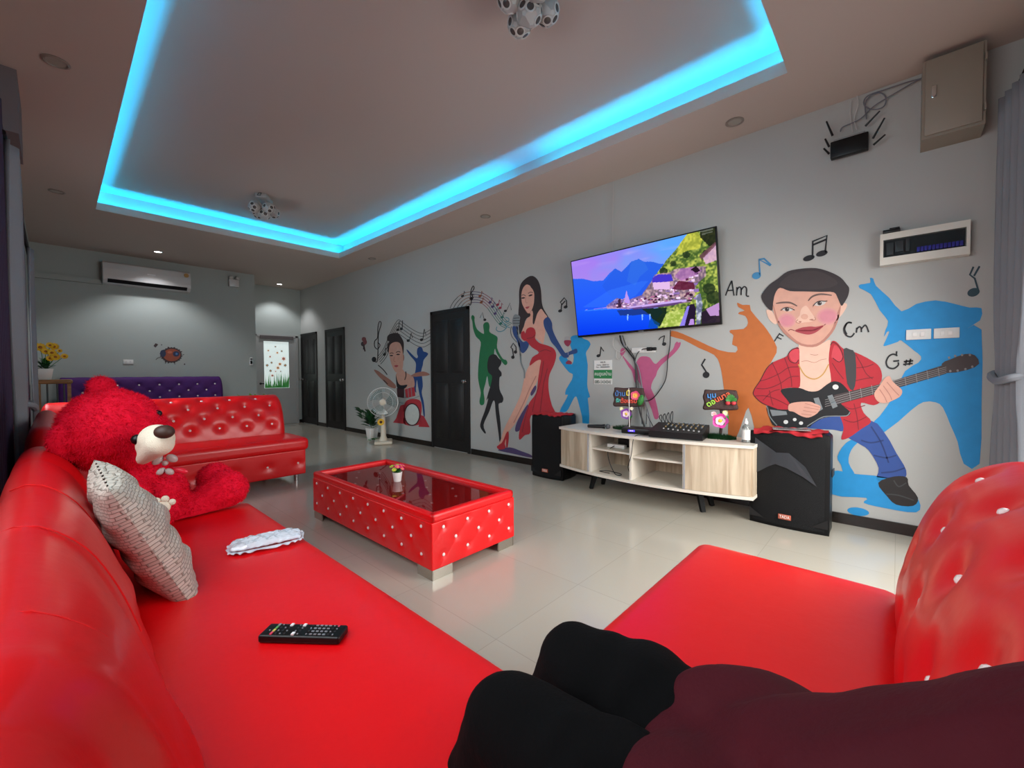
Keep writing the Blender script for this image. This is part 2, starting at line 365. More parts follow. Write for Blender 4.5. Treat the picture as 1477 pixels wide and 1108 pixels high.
# dark doors on the mural wall
DOORM = wood_mat('dark_door_wood', '0b0909', '110d0e', 14, 14, 1.2, .5)
def dark_door(name, y0, y1, hy):
    z1 = 2.0
    f = MB(); f.b2((XW-.02, y0, 0), (XW+.0, y0+.045, z1)); f.b2((XW-.02, y1-.045, 0), (XW, y1, z1)); f.b2((XW-.02, y0, z1-.045), (XW, y1, z1))
    f.b2((XW-.012, y0+.045, .01), (XW, y1-.045, z1-.045))
    ym = (y0+y1)/2
    for za, zb in ((.15, .95), (1.1, 1.85)):
        for ya, yb in ((y0+.12, ym-.03), (ym+.03, y1-.12)):
            f.box((XW-.012, (ya+yb)/2, (za+zb)/2), (.012, yb-ya, zb-za), 0, .004)
            f.box((XW-.017, (ya+yb)/2, (za+zb)/2), (.008, yb-ya-.07, zb-za-.07), 0, .003)
    o = struct(name, f, DOORM)
    h = MB(); h.lathe([(.026, 0), (.026, .006), (.01, .008), (.01, .03), (.024, .036), (.028, .05), (.02, .062), (.002, .064)], (XW-.012, hy, .98), 0, 18, rot(0, -90, 0)); h.build('door_handle', CHROME, o)
dark_door('door_2', 4.26, 5.11, 4.34); dark_door('door_3', 7.85, 8.70, 7.93); dark_door('door_4', 9.12, 9.95, 9.87)
# white door with frosted picture glass at the end of the corridor
DW = mat('white_door', 'a9aaa8', .45, var=.03)
f = MB(); dx0, dx1 = 2.90, 3.67; yy = YC
f.b2((dx0-.05, yy-.03, 0), (dx0, yy, 1.95)); f.b2((dx1, yy-.03, 0), (dx1+.05, yy, 1.95)); f.b2((dx0-.05, yy-.03, 1.91), (dx1+.05, yy, 1.96))
f.b2((dx0, yy-.018, .01), (dx1, yy, .80)); f.b2((dx0, yy-.018, 1.81), (dx1, yy, 1.91)); f.b2((dx0, yy-.018, .80), (3.03, yy, 1.81)); f.b2((3.53, yy-.018, .80), (dx1, yy, 1.81))
d5 = struct('door_5', f, DW)
f = MB(); f.b2((2.96, yy-.045, 1.86), (3.62, yy-.018, 1.93)); f.build('door_closer_strip', mat('strip_grey', '5b5454', .5), d5)
f = MB(); f.tube([(2.955, yy-.018, .90), (2.955, yy-.06, .90), (3.01, yy-.065, .90)], .009); f.lathe([(.022, 0), (.022, .008)], (2.955, yy-.018, .9), 0, 14, rot(90, 0, 0)); f.build('door_handle', BLACK, d5)
FROST = mat('frosted_glass', 'dfe9e6', .4, emit='dfefec', estr=.62)  # emission stands in for light coming through from behind
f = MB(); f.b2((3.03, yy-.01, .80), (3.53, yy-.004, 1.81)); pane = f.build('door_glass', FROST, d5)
f = MB(); gy = yy-.0115
pal = [mat('film_orange', 'e8964a', .6, emit='e8a060', estr=.35), mat('film_grey', '5f6a68', .6, emit='6f7a78', estr=.3), mat('film_pink', 'd98070', .6, emit='d98a70', estr=.35), mat('film_green', '3f8a44', .6, emit='3f8a44', estr=.25)]  # film colours emit to imitate being lit from behind
def gd(u, v): return (3.03+.5*(u-130)/420, 1.81-1.01*(v-165)/790)
for (u, v, r, k) in ((325, 252, 20, 1), (205, 322, 20, 0), (430, 325, 22, 1), (355, 355, 24, 0), (233, 425, 22, 2), (460, 455, 42, 2), (182, 570, 30, 1), (255, 525, 24, 1), (395, 548, 34, 0), (485, 568, 32, 1), (360, 612, 34, 0), (235, 662, 28, 1), (320, 672, 16, 2), (405, 672, 16, 1), (265, 742, 28, 2)):
    cx, cz = gd(u, v); R = r*.5/420
    f.add([(cx+R*(.55+.45*(i % 2))*math.cos(i*PI/6), gy, cz+R*(.55+.45*(i % 2))*math.sin(i*PI/6)) for i in range(12)], [list(range(12))], k)
    f.add([(cx+R*.35*math.cos(i*PI/4), gy-.0006, cz+R*.35*math.sin(i*PI/4)) for i in range(8)], [list(range(8))], 1 if k != 1 else 0)
for i in range(110):
    x = 3.04+.48*random.random(); h = .06+.30*random.random()**1.5; b = .010; lean = random.uniform(-.02, .02)
    f.add([(x-b, gy+.0002*(i % 3), .805), (x+b, gy+.0002*(i % 3), .805), (x+lean, gy+.0002*(i % 3), .805+h)], [[0, 1, 2]], 3)
f.build('flower_film', pal, pane)

# ------------------------------------------------------------------ cove lighting
def led(name, a, b, label, col='06b4ff', strg=9.):
    m = MB(); m.b2(a, b); o = m.build(name, emis('led_'+col, col, strg), loc=Vector(a)); tag(o, label, 'light strip', 'cove light strips')
lo = .05
LED = 95.
led('led_strip', (C0-.065, D0-.05, ZC+.014), (C0-.05, D1+.05, ZC+.022), 'cyan light strip hidden in ceiling recess along the side nearest the curtains', strg=LED)
led('led_strip', (C1+.05, D0-.05, ZC+.014), (C1+.065, 2.62, ZC+.022), 'cyan light strip in ceiling recess above the television side, from front corner to violet gap', strg=LED)
led('led_strip', (C1+.05, 2.62, ZC+.014), (C1+.065, 3.02, ZC+.022), 'short violet gap piece of the ceiling light strip above the painted singer', '6a6cff', 9.)
led('led_strip', (C1+.05, 3.02, ZC+.014), (C1+.065, D1+.05, ZC+.022), 'cyan light strip in ceiling recess from violet gap to the far corner', strg=LED)
led('led_strip', (C0-.05, D1+.05, ZC+.014), (C1+.05, D1+.065, ZC+.022), 'cyan light strip in ceiling recess along the far side before the air conditioner', strg=LED)
led('led_strip', (C0-.05, D0-.065, ZC+.014), (C1+.05, D0-.05, ZC+.022), 'cyan light strip in ceiling recess along the side nearest the camera', strg=LED)

# ------------------------------------------------------------------ downlights
LAMPON = emis('lamp_glow', 'ffffff', 9.); LAMPOFF = mat('lamp_off', 'a49c90', .3); RIMM = mat('lamp_rim', '8d837a', .4)
for (x, y, lit, lab) in ((.05, 3.77, 0, 'unlit round ceiling downlight at the left, nearest the camera'), (.06, 6.4, 0, 'unlit round ceiling downlight at the left beyond the grey curtain'), (1.12, 8.39, 1, 'lit round ceiling downlight above the air conditioner'),
                         (3.237, 9.70-.12, 1, 'lit round ceiling downlight in front of the white corridor door'), (3.54, .94, 0, 'unlit round ceiling downlight right of the blue cove, nearest the black router'), (3.57, 3.70, 0, 'unlit round ceiling downlight above the painted singer'), (3.58, 6.4, 0, 'unlit round ceiling downlight just beyond the far corner of the blue cove')):
    t = thing('ceiling_downlight', lab, 'downlight', (x, y, ZC), 0, 'ceiling downlights')
    m = MB(); m.lathe([(.062, 0), (.064, -.006), (.052, -.010), (.048, -.003), (.046, -.001)], (x, y, ZC), 0, 24); m.build('rim', RIMM, t)
    m = MB(); m.lathe([(.046, -.004), (.001, -.003)], (x, y, ZC), 0, 24); m.build('lamp', LAMPON if lit else LAMPOFF, t)
spot('downlight_beam', (1.12, 8.39, 2.95), 60, 115); spot('downlight_beam', (3.237, 9.58, 2.95), 34, 110)

# ------------------------------------------------------------------ disco lights
BODYW = mat('lamp_housing_white', 'a9a7a3', .4, var=.03); LENS = mat('dark_lens', '4a4442', .2); LRIM = mat('lens_rim', 'c0bdb8', .35)
def disco(x, y, rz, label):
    t = thing('disco_light', label, 'disco light', (x, y, ZU), 0, 'rotating disco lights on the ceiling')
    Z = rot(0, 0, rz)
    T = Matrix.Translation((x, y, ZU)) @ Z
    m = MB(); m.box((0, 0, -.025), (.24, .12, .05), 0, .008, T); m.box((0, 0, -.07), (.06, .06, .06), 0, .006, T); m.build('mounting_box', BODYW, t)
    m = MB(); m.tube([T @ Vector(p) for p in ((-.12, 0, -.03), (-.17, .02, -.05), (-.19, .0, -.03), (-.16, -.02, -.015), (-.12, 0, -.02))], .004); m.build('power_cord', CABLE, t)
    hs = [((-.085, -.075, -.16), 10), ((.09, -.07, -.15), 75), ((-.07, .085, -.15), 140), ((.085, .09, -.17), 200), ((0, 0, -.205), 35)]
    for (c, a) in hs:
        bm = bmesh.new(); bmesh.ops.create_icosphere(bm, subdivisions=1, radius=.078); bmesh.ops.bevel(bm, geom=bm.verts[:], offset=.016, affect='VERTICES', segments=1)
        bm.verts.index_update(); H = T @ Matrix.Translation(c) @ rot(a, a*1.3, a)
        m = MB(); m.add([v.co.copy() for v in bm.verts], [[v.index for v in f.verts] for f in bm.faces], 0, False, H)
        hd = m.build('lamp_head', BODYW, t)
        k = 0
        for f in sorted(bm.faces, key=lambda f: -f.calc_area()):
            if k >= 9: break
            n = f.normal; p = f.calc_center_median()
            if (T.to_3x3() @ Matrix.Identity(3) @ (H.to_3x3() @ n)).z > .45: continue
            if k < 9:
                FM = H @ face_to(p, n, (0.1, .2, 1)); q = MB(); q.lathe([(.027, -.002), (.027, .005), (.021, .006), (.019, .003)], (0, 0, 0), 0, 16); q2 = MB(); q2.add(q.v, q.f, 0, True, FM); 
                q3 = MB(); q3.lathe([(.019, .003), (.012, .006), (.001, .007)], (0, 0, 0), 0, 16); q2.add(q3.v, q3.f, 1, True, FM); q2.build('lens', [LRIM, LENS], hd)
            k += 1
        bm.free()
disco(1.79, 1.50, 20, 'white cluster disco light hanging near the camera, at the top of the picture')
disco(1.775, 5.70, 55, 'white cluster disco light hanging near the far end of the raised ceiling')

# ------------------------------------------------------------------ sofas
def crystal(parent, p, n, r=.011, protos={}):
    if r not in protos:
        m = MB(); m.lathe([(r*.4, -r*.2), (r, 0), (r*.95, r*.25), (r*.55, r*.6), (.0005, r*.65)], (0, 0, 0), 0, 8)
        me = m.build('crystal_button', CRYSTAL); protos[r] = me.data
        for pl in me.data.polygons: pl.use_smooth = False
        bpy.data.objects.remove(me)
    o = bpy.data.objects.new('crystal_button', protos[r]); COL.objects.link(o); o.parent = parent
    o.matrix_local = look(parent).inverted() @ face_to(p, n, (.01, .02, 1)); return o
def lattice(s0, s1, t0, t1, ds, dt):
    out = []; j = 0; t = t0
    while t <= t1+1e-6:
        s = s0 + (ds/2 if j % 2 else 0)
        while s <= s1+1e-6: out.append((s, t)); s += ds
        t += dt; j += 1
    return out
def tuft(s, t, pts, ds, dt, depth, sig, pleat):
    h = 0
    for (a, b) in pts:
        d2 = ((s-a)**2+(t-b)**2)/(sig*sig)
        if d2 < 9: h -= depth*math.exp(-d2)
    if pleat and pts:
        u = (s-pts[0][0])/ds + (t-pts[0][1])/(2*dt); v = (s-pts[0][0])/ds - (t-pts[0][1])/(2*dt)
        h += pleat*((abs(math.sin(PI*u))*abs(math.sin(PI*v)))**.45-.7)
    return h
def backrest(name, parent, M, prof, L, pts, ds, dt, depth, sig, pleat, cap=.16, ns=90, mats=RED, extra=None, sub=10, caps=(1, 1)):
    """prof: closed outline in (outward, z), starting at the bottom of the inner face; lengthwise along local x"""
    P = catmull([(a, b, 0) for a, b in prof], sub, True); n = len(P)
    acc = [0]
    for i in range(1, n): acc.append(acc[-1]+(P[i]-P[i-1]).length)
    cen = Vector((sum(p.x for p in P)/n, sum(p.y for p in P)/n, 0))
    nrm = []
    for i in range(n):
        t = P[(i+1) % n]-P[i-1]; nn = Vector((t.y, -t.x, 0)).normalized()
        if nn.dot(P[i]-cen) < 0: nn = -nn
        nrm.append(nn)
    ss = []
    for i in range(ns+1):
        u = i/ns; ss.append(L*u)
    if caps[0]: ss = [cap*(1-math.cos(PI/2*k/8)) for k in range(8)] + [x for x in ss if x > cap]
    if caps[1]: ss = [x for x in ss if x < L-cap] + [L-cap+cap*math.sin(PI/2*k/8) for k in range(9)]
    vs = []
    for s in ss:
        e = 1.
        if caps[0] and s < cap: e = math.sqrt(max(0, 1-(1-s/cap)**2))
        if caps[1] and s > L-cap: e = math.sqrt(max(0, 1-(1-(L-s)/cap)**2))
        sc = .25+.75*e**.8
        for i in range(n):
            p = P[i]; d = tuft(s, acc[i], pts, ds, dt, depth, sig, pleat) if pts else 0
            if extra: d += extra(s, acc[i])
            q = p+nrm[i]*d*e
            x = cen.x+(q.x-cen.x)*(.35+.65*e); z = q.y if q.y < cen.y else cen.y+(q.y-cen.y)*sc
            vs.append((s, x, z))
    m = len(ss); fs = []
    for i in range(m-1):
        for k in range(n): fs.append([i*n+k, (i+1)*n+k, (i+1)*n+(k+1) % n, i*n+(k+1) % n])
    fs.append([k for k in range(n)]); fs.append([(m-1)*n+k for k in range(n)][::-1])
    mb = MB(); mb.add(vs, fs, 0, True, M); o = mb.build(name, mats, parent, sharp=80)
    def at(s, t):
        for i in range(1, n):
            if acc[i] >= t:
                f = (t-acc[i-1])/(acc[i]-acc[i-1]); p = P[i-1].lerp(P[i], f); nn = nrm[i]; d = tuft(s, t, pts, ds, dt, depth, sig, pleat)
                q = p+nn*(d+.001); return M @ Vector((s, q.x, q.y)), (M.to_3x3() @ Vector((0, nn.x, nn.y))).normalized()
    return o, at
LEGM = mat('sofa_leg_chrome', 'c8c8c8', .2, metal=1.)
STITCH = mat('red_stitch', 'e81c20', .5)
def leg_at(x, y, parent, r=.018, h=.07):
    m = MB(); m.lathe([(r, 0), (r, h)], (x, y, 0), 0, 16); return m.build('leg', LEGM, parent)

# left sofa, along the curtained wall
t = thing('red_sofa', 'long red leather sofa in the left foreground carrying the teddy bear, cushion and remote', 'sofa', (.25, 1.2, 0), 0, 'red leather sofas')
LS = t
m = MB(); rounded(m, (.355, 1.24, .345), (.62, 2.40, .21), .045, 22, .012); m.build('seat', RED, t)
m = MB(); rounded(m, (.335, 1.24, .155), (.56, 2.34, .19), .02, 6); m.build('base', RED, t)
prof = [(.0, .30), (.02, .42), (-.02, .56), (-.06, .68), (-.105, .775), (-.165, .825), (-.215, .80), (-.235, .70), (-.24, .50), (-.24, .30), (-.235, .07), (-.12, .06), (-.02, .07)]
Ml = Matrix(((0, 1, 0, .125), (1, 0, 0, .10), (0, 0, 1, 0), (0, 0, 0, 1)))
def folds(s, tt):
    k = -.035*max(0, min(1, (.50-s)/.05))+.012*abs(math.sin(PI*(s-.1)/.44))**.5
    w_ = math.exp(-((tt-.42)/.22)**2)
    return k*w_*1.0 + .004*math.sin(9*s+6*tt)*w_ + .010*math.exp(-((tt-.25-.05*math.sin(7*s))/.05)**2)*math.sin(11*s)
Pts = lattice(.25, 2.2, .10, .22, .42, .10)
bo, at_ = backrest('backrest', t, Ml, prof, 2.38, Pts, .42, .10, .016, .05, .0, .12, 130, RED, folds)
for (a, b) in Pts[:]:
    p, n = at_(a, b); crystal(t, p, n, .009)
m = MB()
for s in (.62, 1.02, 1.44, 1.86):
    pp = []
    for k in range(14): p, n = at_(s+.01*math.sin(k*.5), .28+.026*k); pp.append(p+n*(.012*abs(math.sin(PI*(s-.1)/.44))**.5*math.exp(-((.28+.026*k-.42)/.22)**2)+.0005))
    m = MB(); m.tube(pp, .0016, 0, 5); m.build('seam_piping', STITCH, t)
for x, y in ((.56, .35), (.56, 2.35), (.1, .35), (.1, 2.35)): leg_at(x, y, t)

# right sofa, along the front curtain
t = thing('red_sofa', 'red leather sofa section in the right foreground that the seated person occupies', 'sofa', (1.15, .2, 0), 0, 'red leather sofas')
m = MB(); rounded(m, (1.165, .265, .345), (1.00, .59, .21), .05, 20, .012); m.build('seat', RED, t)
m = MB(); rounded(m, (1.165, .245, .155), (.96, .54, .19), .02, 6); m.build('base', RED, t)
Mr = Matrix(((1, 0, 0, .14), (0, 1, 0, -.015), (0, 0, 1, 0), (0, 0, 0, 1)))
prof = [(-.01, .28), (.012, .42), (.005, .55), (-.035, .70), (-.10, .82), (-.20, .875), (-.30, .84), (-.35, .70), (-.355, .30), (-.35, .07), (-.18, .06), (-.03, .07)]
Pts = lattice(.30, 1.50, .22, .66, .30, .125)
bo, at_ = backrest('backrest', t, Mr, prof, 1.55, Pts, .30, .125, .018, .05, .003, .16, 110)
for (a, b) in Pts:
    if a > 1.45: continue
    p, n = at_(a, b); crystal(t, p+n*.002, n, .0095)
for x, y in ((1.62, .5), (.75, .5), (1.62, -.25), (.75, -.25)): leg_at(x, y, t)

# far sofa facing the camera with a return along the wall
t = thing('red_sofa', 'red leather sofa with crystal buttons behind the coffee table, facing the camera', 'sofa', (.9, 4.9, 0), 0, 'red leather sofas')
FS = t
y0 = 4.44
m = MB(); rounded(m, (.82, y0+.31, .385), (1.86, .66, .13), .045, 24, .01); m.build('seat', RED, t)
PB = lattice(.25, 1.72, .195, .195, .28, 1)
m = MB()
def basefn(p, q):
    if q[1] < -.9: p = p - Vector((0, tuft(p.x+.82, p.z+.205, PB, .3, 1, .016, .04, 0), 0)) * 1
    return p
rounded(m, (.82, y0+.31, .205), (1.80, .60, .25), .012, 60, 0, 0, None, basefn); m.build('base', RED, t)
for (a, b) in PB: crystal(t, Vector((a, y0+.028, b)), Vector((0, -1, .05)), .012)
Mf = Matrix(((-1, 0, 0, 1.70), (0, -1, 0, y0+.50), (0, 0, 1, 0), (0, 0, 0, 1)))
prof = [(.05, .35), (.055, .46), (.035, .60), (-.01, .74), (-.07, .84), (-.16, .87), (-.24, .82), (-.27, .66), (-.27, .35), (-.27, .10), (-.14, .09), (.02, .10)]
Pts = lattice(.14, 1.66, .22, .60, .235, .105)
bo, at_ = backrest('backrest', t, Mf, prof, 1.80, Pts, .235, .105, .022, .040, .003, .06, 130)
for (a, b) in Pts:
    p, n = at_(a, b); crystal(t, p, n, .012)
for x, y in ((1.66, 4.55), (1.5, 5.0), (.1, 4.55), (.9, 4.55)): leg_at(x, y, t, .02, .08)

t = thing('red_sofa', 'rounded red leather sofa corner by the curtain, seen between backrest and teddy bear', 'sofa', (-.02, 3.6, 0), 0, 'red leather sofas')
prof = [(.08, .30), (.09, .45), (.07, .60), (.045, .74), (.01, .83), (-.04, .86), (-.085, .82), (-.10, .66), (-.10, .30), (-.10, .10), (-.02, .09), (.06, .10)]
Mc = Matrix(((0, 1, 0, -.005), (1, 0, 0, 2.75), (0, 0, 1, 0), (0, 0, 0, 1)))
backrest('backrest', t, Mc, prof, 1.60, [], .3, .1, 0, .04, 0, .12, 40, RED)
m = MB(); rounded(m, (.22, 3.55, .38), (.44, 1.55, .14), .04, 10); m.build('seat', RED, t)
m = MB(); rounded(m, (.20, 3.55, .19), (.38, 1.5, .22), .02, 6); m.build('base', RED, t)
for x, y in ((.34, 2.9), (.34, 4.2)): leg_at(x, y, t, .02, .08)

# purple sofa against the back wall
t = thing('purple_sofa', 'purple velvet tufted sofa with crystal buttons against the back wall', 'sofa', (1.1, 8.6, 0))
prof = [(.02, .40), (.02, .55), (.01, .70), (.0, .90), (-.01, 1.00), (-.05, 1.06), (-.13, 1.06), (-.17, 1.0), (-.17, .70), (-.17, .30), (-.10, .28), (.0, .30)]
Mp = Matrix(((-1, 0, 0, 2.02), (0, -1, 0, 8.80), (0, 0, 1, 0), (0, 0, 0, 1)))
Pts = lattice(.12, 1.85, .14, .62, .25, .10)
bo, at_ = backrest('backrest', t, Mp, prof, 2.0, Pts, .25, .10, .014, .035, .006, .05, 110, PURPLE)
for (a, b) in Pts: p, n = at_(a, b); crystal(t, p, n, .015)
m = MB(); rounded(m, (1.05, 8.42, .36), (2.0, .74, .17), .05, 12, .01); m.build('seat', PURPLE, t)
m = MB(); rounded(m, (1.05, 8.42, .18), (1.94, .70, .2), .02, 4); m.build('base', PURPLE, t)
for x, y in ((.15, 8.15), (1.95, 8.15)): leg_at(x, y, t, .02, .08)

# ------------------------------------------------------------------ coffee table
tx0, tx1, ty0, ty1, tz0, tz1 = 1.312, 1.95, 1.78, 3.27, .055, .352
t = thing('coffee_table', 'low red leather coffee table with crystal buttons and inset dark glass top', 'coffee table', ((tx0+tx1)/2, (ty0+ty1)/2, 0))
m = MB(); cxm, cym = (tx0+tx1)/2, (ty0+ty1)/2; rimw = .045
LL = lattice(.09, 1.45, .075, .245, .19, .0425*2); LL = []
for j, zz in enumerate((.215, .14, .065)):
    s = .10+(.095 if j % 2 else 0)
    while s < 1.45: LL.append((s, zz)); s += .19
LE = []
for j, zz in enumerate((.215, .14, .065)):
    s = .08+(.085 if j % 2 else 0)
    while s < .60: LE.append((s, zz)); s += .17
def tb(p, q):
    z = p.z+.126
    if abs(q[0]) > .97 and abs(p.z) < .14: p = p + Vector((tuft(p.y+.745, z, LL, .19, .0875, .008, .022, .002)*(1 if q[0] > 0 else -1), 0, 0))
    if abs(q[1]) > .97 and abs(p.z) < .14: p = p + Vector((0, tuft(p.x+.319, z, LE, .17, .0875, .008, .022, .002)*(1 if q[1] > 0 else -1), 0))
    return p
HT = tz1-tz0
rounded(m, (cxm, cym, (tz0+tz1-.045)/2), (tx1-tx0, ty1-ty0, HT-.045), .006, 90, 0, 0, None, tb); m.build('body', RED, t)
m = MB()     # padded rim
for a, b in (((tx0, ty0), (tx1, ty0)), ((tx0, ty1), (tx1, ty1)), ((tx0, ty0), (tx0, ty1)), ((tx1, ty0), (tx1, ty1))):
    px_ = [sorted((a[0], b[0])), sorted((a[1], b[1]))]
    x0, x1 = px_[0]; y0_, y1_ = px_[1]
    if x0 == x1:
        if x0 == tx0: x1 = x0+rimw
        else: x0 = x1-rimw
    if y0_ == y1_:
        if y0_ == ty0: y1_ = y0_+rimw
        else: y0_ = y1_-rimw
    rounded(m, ((x0+x1)/2, (y0_+y1_)/2, tz1-.024), (x1-x0, y1_-y0_, .052), .018, 10)
m.build('rim', RED, t)
for (a, z) in LL:
    crystal(t, Vector((tx0+.005, ty0+a, tz0+z)), (-1, 0, 0), .0098)
for (a, z) in LE: crystal(t, Vector((tx0+a, ty0+.005, tz0+z)), (0, -1, 0), .0098)
for i in range(9):
    for j in range(3):
        x = tx0+.12+.19*j+(.09 if i % 2 else 0); y = ty0+.13+i*.155
        if x < tx1-.07: crystal(t, Vector((x, y, tz1-.044)), (0, 0, 1), .0105)
m = MB(); m.b2((tx0+rimw-.01, ty0+rimw-.01, tz1-.030), (tx1-rimw+.01, ty1-rimw+.01, tz1-.022)); m.build('glass_top', pane_mat('brown_glass', (.80, .62, .63), .08), t)
for x in (tx0+.075, tx1-.075):
    for y in (ty0+.075, ty1-.075):
        m = MB(); sx = -1 if x < cxm else 1; sy = -1 if y < cym else 1
        m.b2((x+sx*.07, y-sy*.065, 0), (x+sx*.062, y+sy*.07, tz0)); m.b2((x-sx*.065, y+sy*.07, 0), (x+sx*.07, y+sy*.062, tz0)); m.build('leg', mat('table_leg_silver', 'b5b0a4', .25, metal=.85), t)

# flower pots -----------------------------------------------------
POTW = mat('white_pot', 'e6e4e0', .4, var=.02); SOIL = mat('soil', '2a1d14', .9)
def leaf(mb, base, tip, wd, m=0, up=(0, 0, 1), droop=0.):
    b = Vector(base); e = Vector(tip); d = e-b; s = d.cross(Vector(up))
    if s.length < 1e-6: s = Vector((1, 0, 0))
    s.normalize(); n = s.cross(d).normalized(); vs = []; K = 6
    for i in range(K+1):
        u = i/K; ww = wd*math.sin(PI*min(1, u*.92+.06))**.8
        c = b+d*u+n*(.12*d.length*math.sin(PI*u))-Vector((0, 0, droop*u*u))
        vs += [c-s*ww-n*ww*.0, c-n*ww*.25, c+s*ww]
    fs = []
    for i in range(K): a = 3*i; fs += [[a, a+1, a+4, a+3], [a+1, a+2, a+5, a+4]]
    mb.add(vs, fs, m, True)
def flower(mb, c, n, r, petals, mp, mc, cr=.35, cup=.2):
    M = face_to(c, n, (.1, .1, 1) if abs(Vector(n).normalized().z) < .95 else (0, 1, 0))
    for i in range(petals):
        a = 2*PI*i/petals; ca, sa = math.cos(a), math.sin(a); wd = r*math.sin(PI/petals)*.98; vs = []
        for k in range(5):
            u = k/4; rr = r*(.15+.85*u); ww = wd*math.sin(PI*(.12+.8*u))**.8; z = cup*r*u*u
            vs += [(rr*ca+ww*sa, rr*sa-ww*ca, z), (rr*ca, rr*sa, z-.05*r), (rr*ca-ww*sa, rr*sa+ww*ca, z)]
        fs = []
        for k in range(4): q = 3*k; fs += [[q, q+1, q+4, q+3], [q+1, q+2, q+5, q+4]]
        mb.add(vs, fs, mp, True, M)
    b = MB(); b.ell((0, 0, .02*r), (r*cr, r*cr, r*cr*.5), 0, 10, 6); mb.add(b.v, b.f, mc, True, M)
def squarepot(mb, c, w0, w1, h):
    mb.box((c[0], c[1], c[2]+h/2), (w0, w0, h), 0, .002, None, 2, w1/w0)
px, py, pz = 1.625, 2.60, tz1-.021
t = thing('flower_pot', 'small white pot of pink and green flowers standing on the coffee table', 'potted flowers', (px, py, pz))
m = MB(); m.lathe([(.024, 0), (.0255, .002), (.033, .058), (.035, .062), (.035, .066), (.031, .066), (.030, .056)], (px, py, pz), 0, 20); m.build('pot', POTW, t)
m = MB()
for i in range(60):
    a = random.uniform(0, 2*PI); r = random.uniform(.02, .055); z = random.uniform(.07, .105)
    leaf(m, (px+.008*math.cos(a), py+.008*math.sin(a), pz+.055), (px+r*math.cos(a), py+r*math.sin(a), pz+z), .006)
m.build('leaves', GREEN, t)
PK = mat('pink_petal', 'e0457c', .6); YL = mat('yellow_petal', 'e8b830', .6); LP = mat('lime_petal', 'a9c24a', .6)
for i in range(14):
    a = i*2.4; r = .045*math.sqrt((i+.5)/14); m = MB(); flower(m, (px+r*math.cos(a), py+r*math.sin(a), pz+.115-.4*r+.008*math.sin(i*3)), (math.cos(a)*r*14, math.sin(a)*r*14-.3, 1), .017, 6, 0, 1); m.build('flower', [PK if i % 3 else LP, YL], t)

# ------------------------------------------------------------------ teddy bear
PLUSH = mat('red_plush', 'e00c30', .9, var=.2, scale=30, spec=.2); CREAM = mat('cream_plush', 'e6dcc6', .9, var=.06, scale=40, bump=.4, bscale=260); NOSE = mat('brown_nose', '3a241a', .55)
t = thing('teddy_bear', 'large red plush teddy bear with cream muzzle sitting at the far end of left sofa', 'teddy bear', (.33, 2.2, .46))
hc = dep(161, 620, 1.66); fwd = Vector((.80, -.60, .02)).normalized()
side = Vector((.42, .52, .50)).normalized(); side = (side-fwd*side.dot(fwd)).normalized()    # towards the upper ear
upv = side.cross(fwd).normalized(); 
if upv.x > 0: upv = -upv
HM = Matrix(((fwd.x, side.x, upv.x, hc.x), (fwd.y, side.y, upv.y, hc.y), (fwd.z, side.z, upv.z, hc.z), (0, 0, 0, 1)))
m = MB()
m.ell(hc, (.155, .166, .158), 0, 28, 18, HM.to_3x3().to_4x4())
m.ell(HM @ Vector((.04, 0, -.045)), (.13, .145, .10), 0, 24, 14, HM.to_3x3().to_4x4())
ears = [dep(101, 636, 1.54), dep(146, 563, 1.74)]
for e, rr in ((ears[0], .080), (ears[1], .060)):
    q = face_to(e, fwd+Vector((0, -.2, 0)), upv); m.ell((0, 0, 0), (rr, rr, .038), 0, 20, 12, None); n_ = 20*11+2
    vs = m.v[-n_:]; m.v[-n_:] = [q @ p for p in vs]
body = dep(222, 712, 1.80)
m.ell(body, (.115, .13, .12), 0, 24, 16); m.ell(dep(212, 738, 1.80), (.12, .13, .085), 0, 24, 16); m.ell(dep(200, 680, 1.74), (.09, .10, .08), 0, 20, 12)
capsule(m, dep(232, 742, 1.82), dep(290, 727, 1.95), .062, .070); capsule(m, dep(290, 727, 1.95), dep(326, 706, 2.02), .070, .090)
m.ell(dep(310, 692, 2.06), (.075, .08, .08))
capsule(m, dep(185, 690, 1.68), dep(196, 712, 1.60), .045, .045); capsule(m, dep(205, 735, 1.70), dep(236, 738, 1.64), .055, .055)
capsule(m, dep(222, 690, 1.95), dep(256, 706, 1.98), .05, .048)
def plush_disp(co, no):
    from mathutils import noise
    return co + no*(.006*noise.noise(co*28)+.004*noise.noise(co*70))
bd = remeshed(m, .011, 5, plush_disp)
for i, p in enumerate(bd.v):
    if p.z < .462: bd.v[i] = Vector((p.x, p.y, .462+.0*(p.z)))
ob = bd.build('body', PLUSH, t)
# plush pile
co = np.array([list(v) for v in bd.v]); F_ = [f for f in bd.f if len(f) == 4]; F_ = np.array(F_)
A, B, C_, D_ = (co[F_[:, k]] for k in range(4)); nn = np.cross(C_-A, D_-B); nn /= np.linalg.norm(nn, axis=1)[:, None]+1e-9
ar = np.linalg.norm(np.cross(C_-A, D_-B), axis=1); idx = rng.choice(len(F_), 42000, p=ar/ar.sum())
u = rng.random((42000, 2)); P_ = (A[idx]*(1-u[:, :1])+B[idx]*u[:, :1])*(1-u[:, 1:])+(D_[idx]*(1-u[:, :1])+C_[idx]*u[:, :1])*u[:, 1:]
cen = co.mean(0); N_ = nn[idx]
me0 = ob.data; 
dirv = N_*1.0+rng.normal(0, .5, N_.shape)+np.array([0, 0, -.45]); dirv /= np.linalg.norm(dirv, axis=1)[:, None]
keep = P_[:, 2] > .475; P_ = P_[keep]; dirv = dirv[keep]; N_ = N_[keep]; K = len(P_)
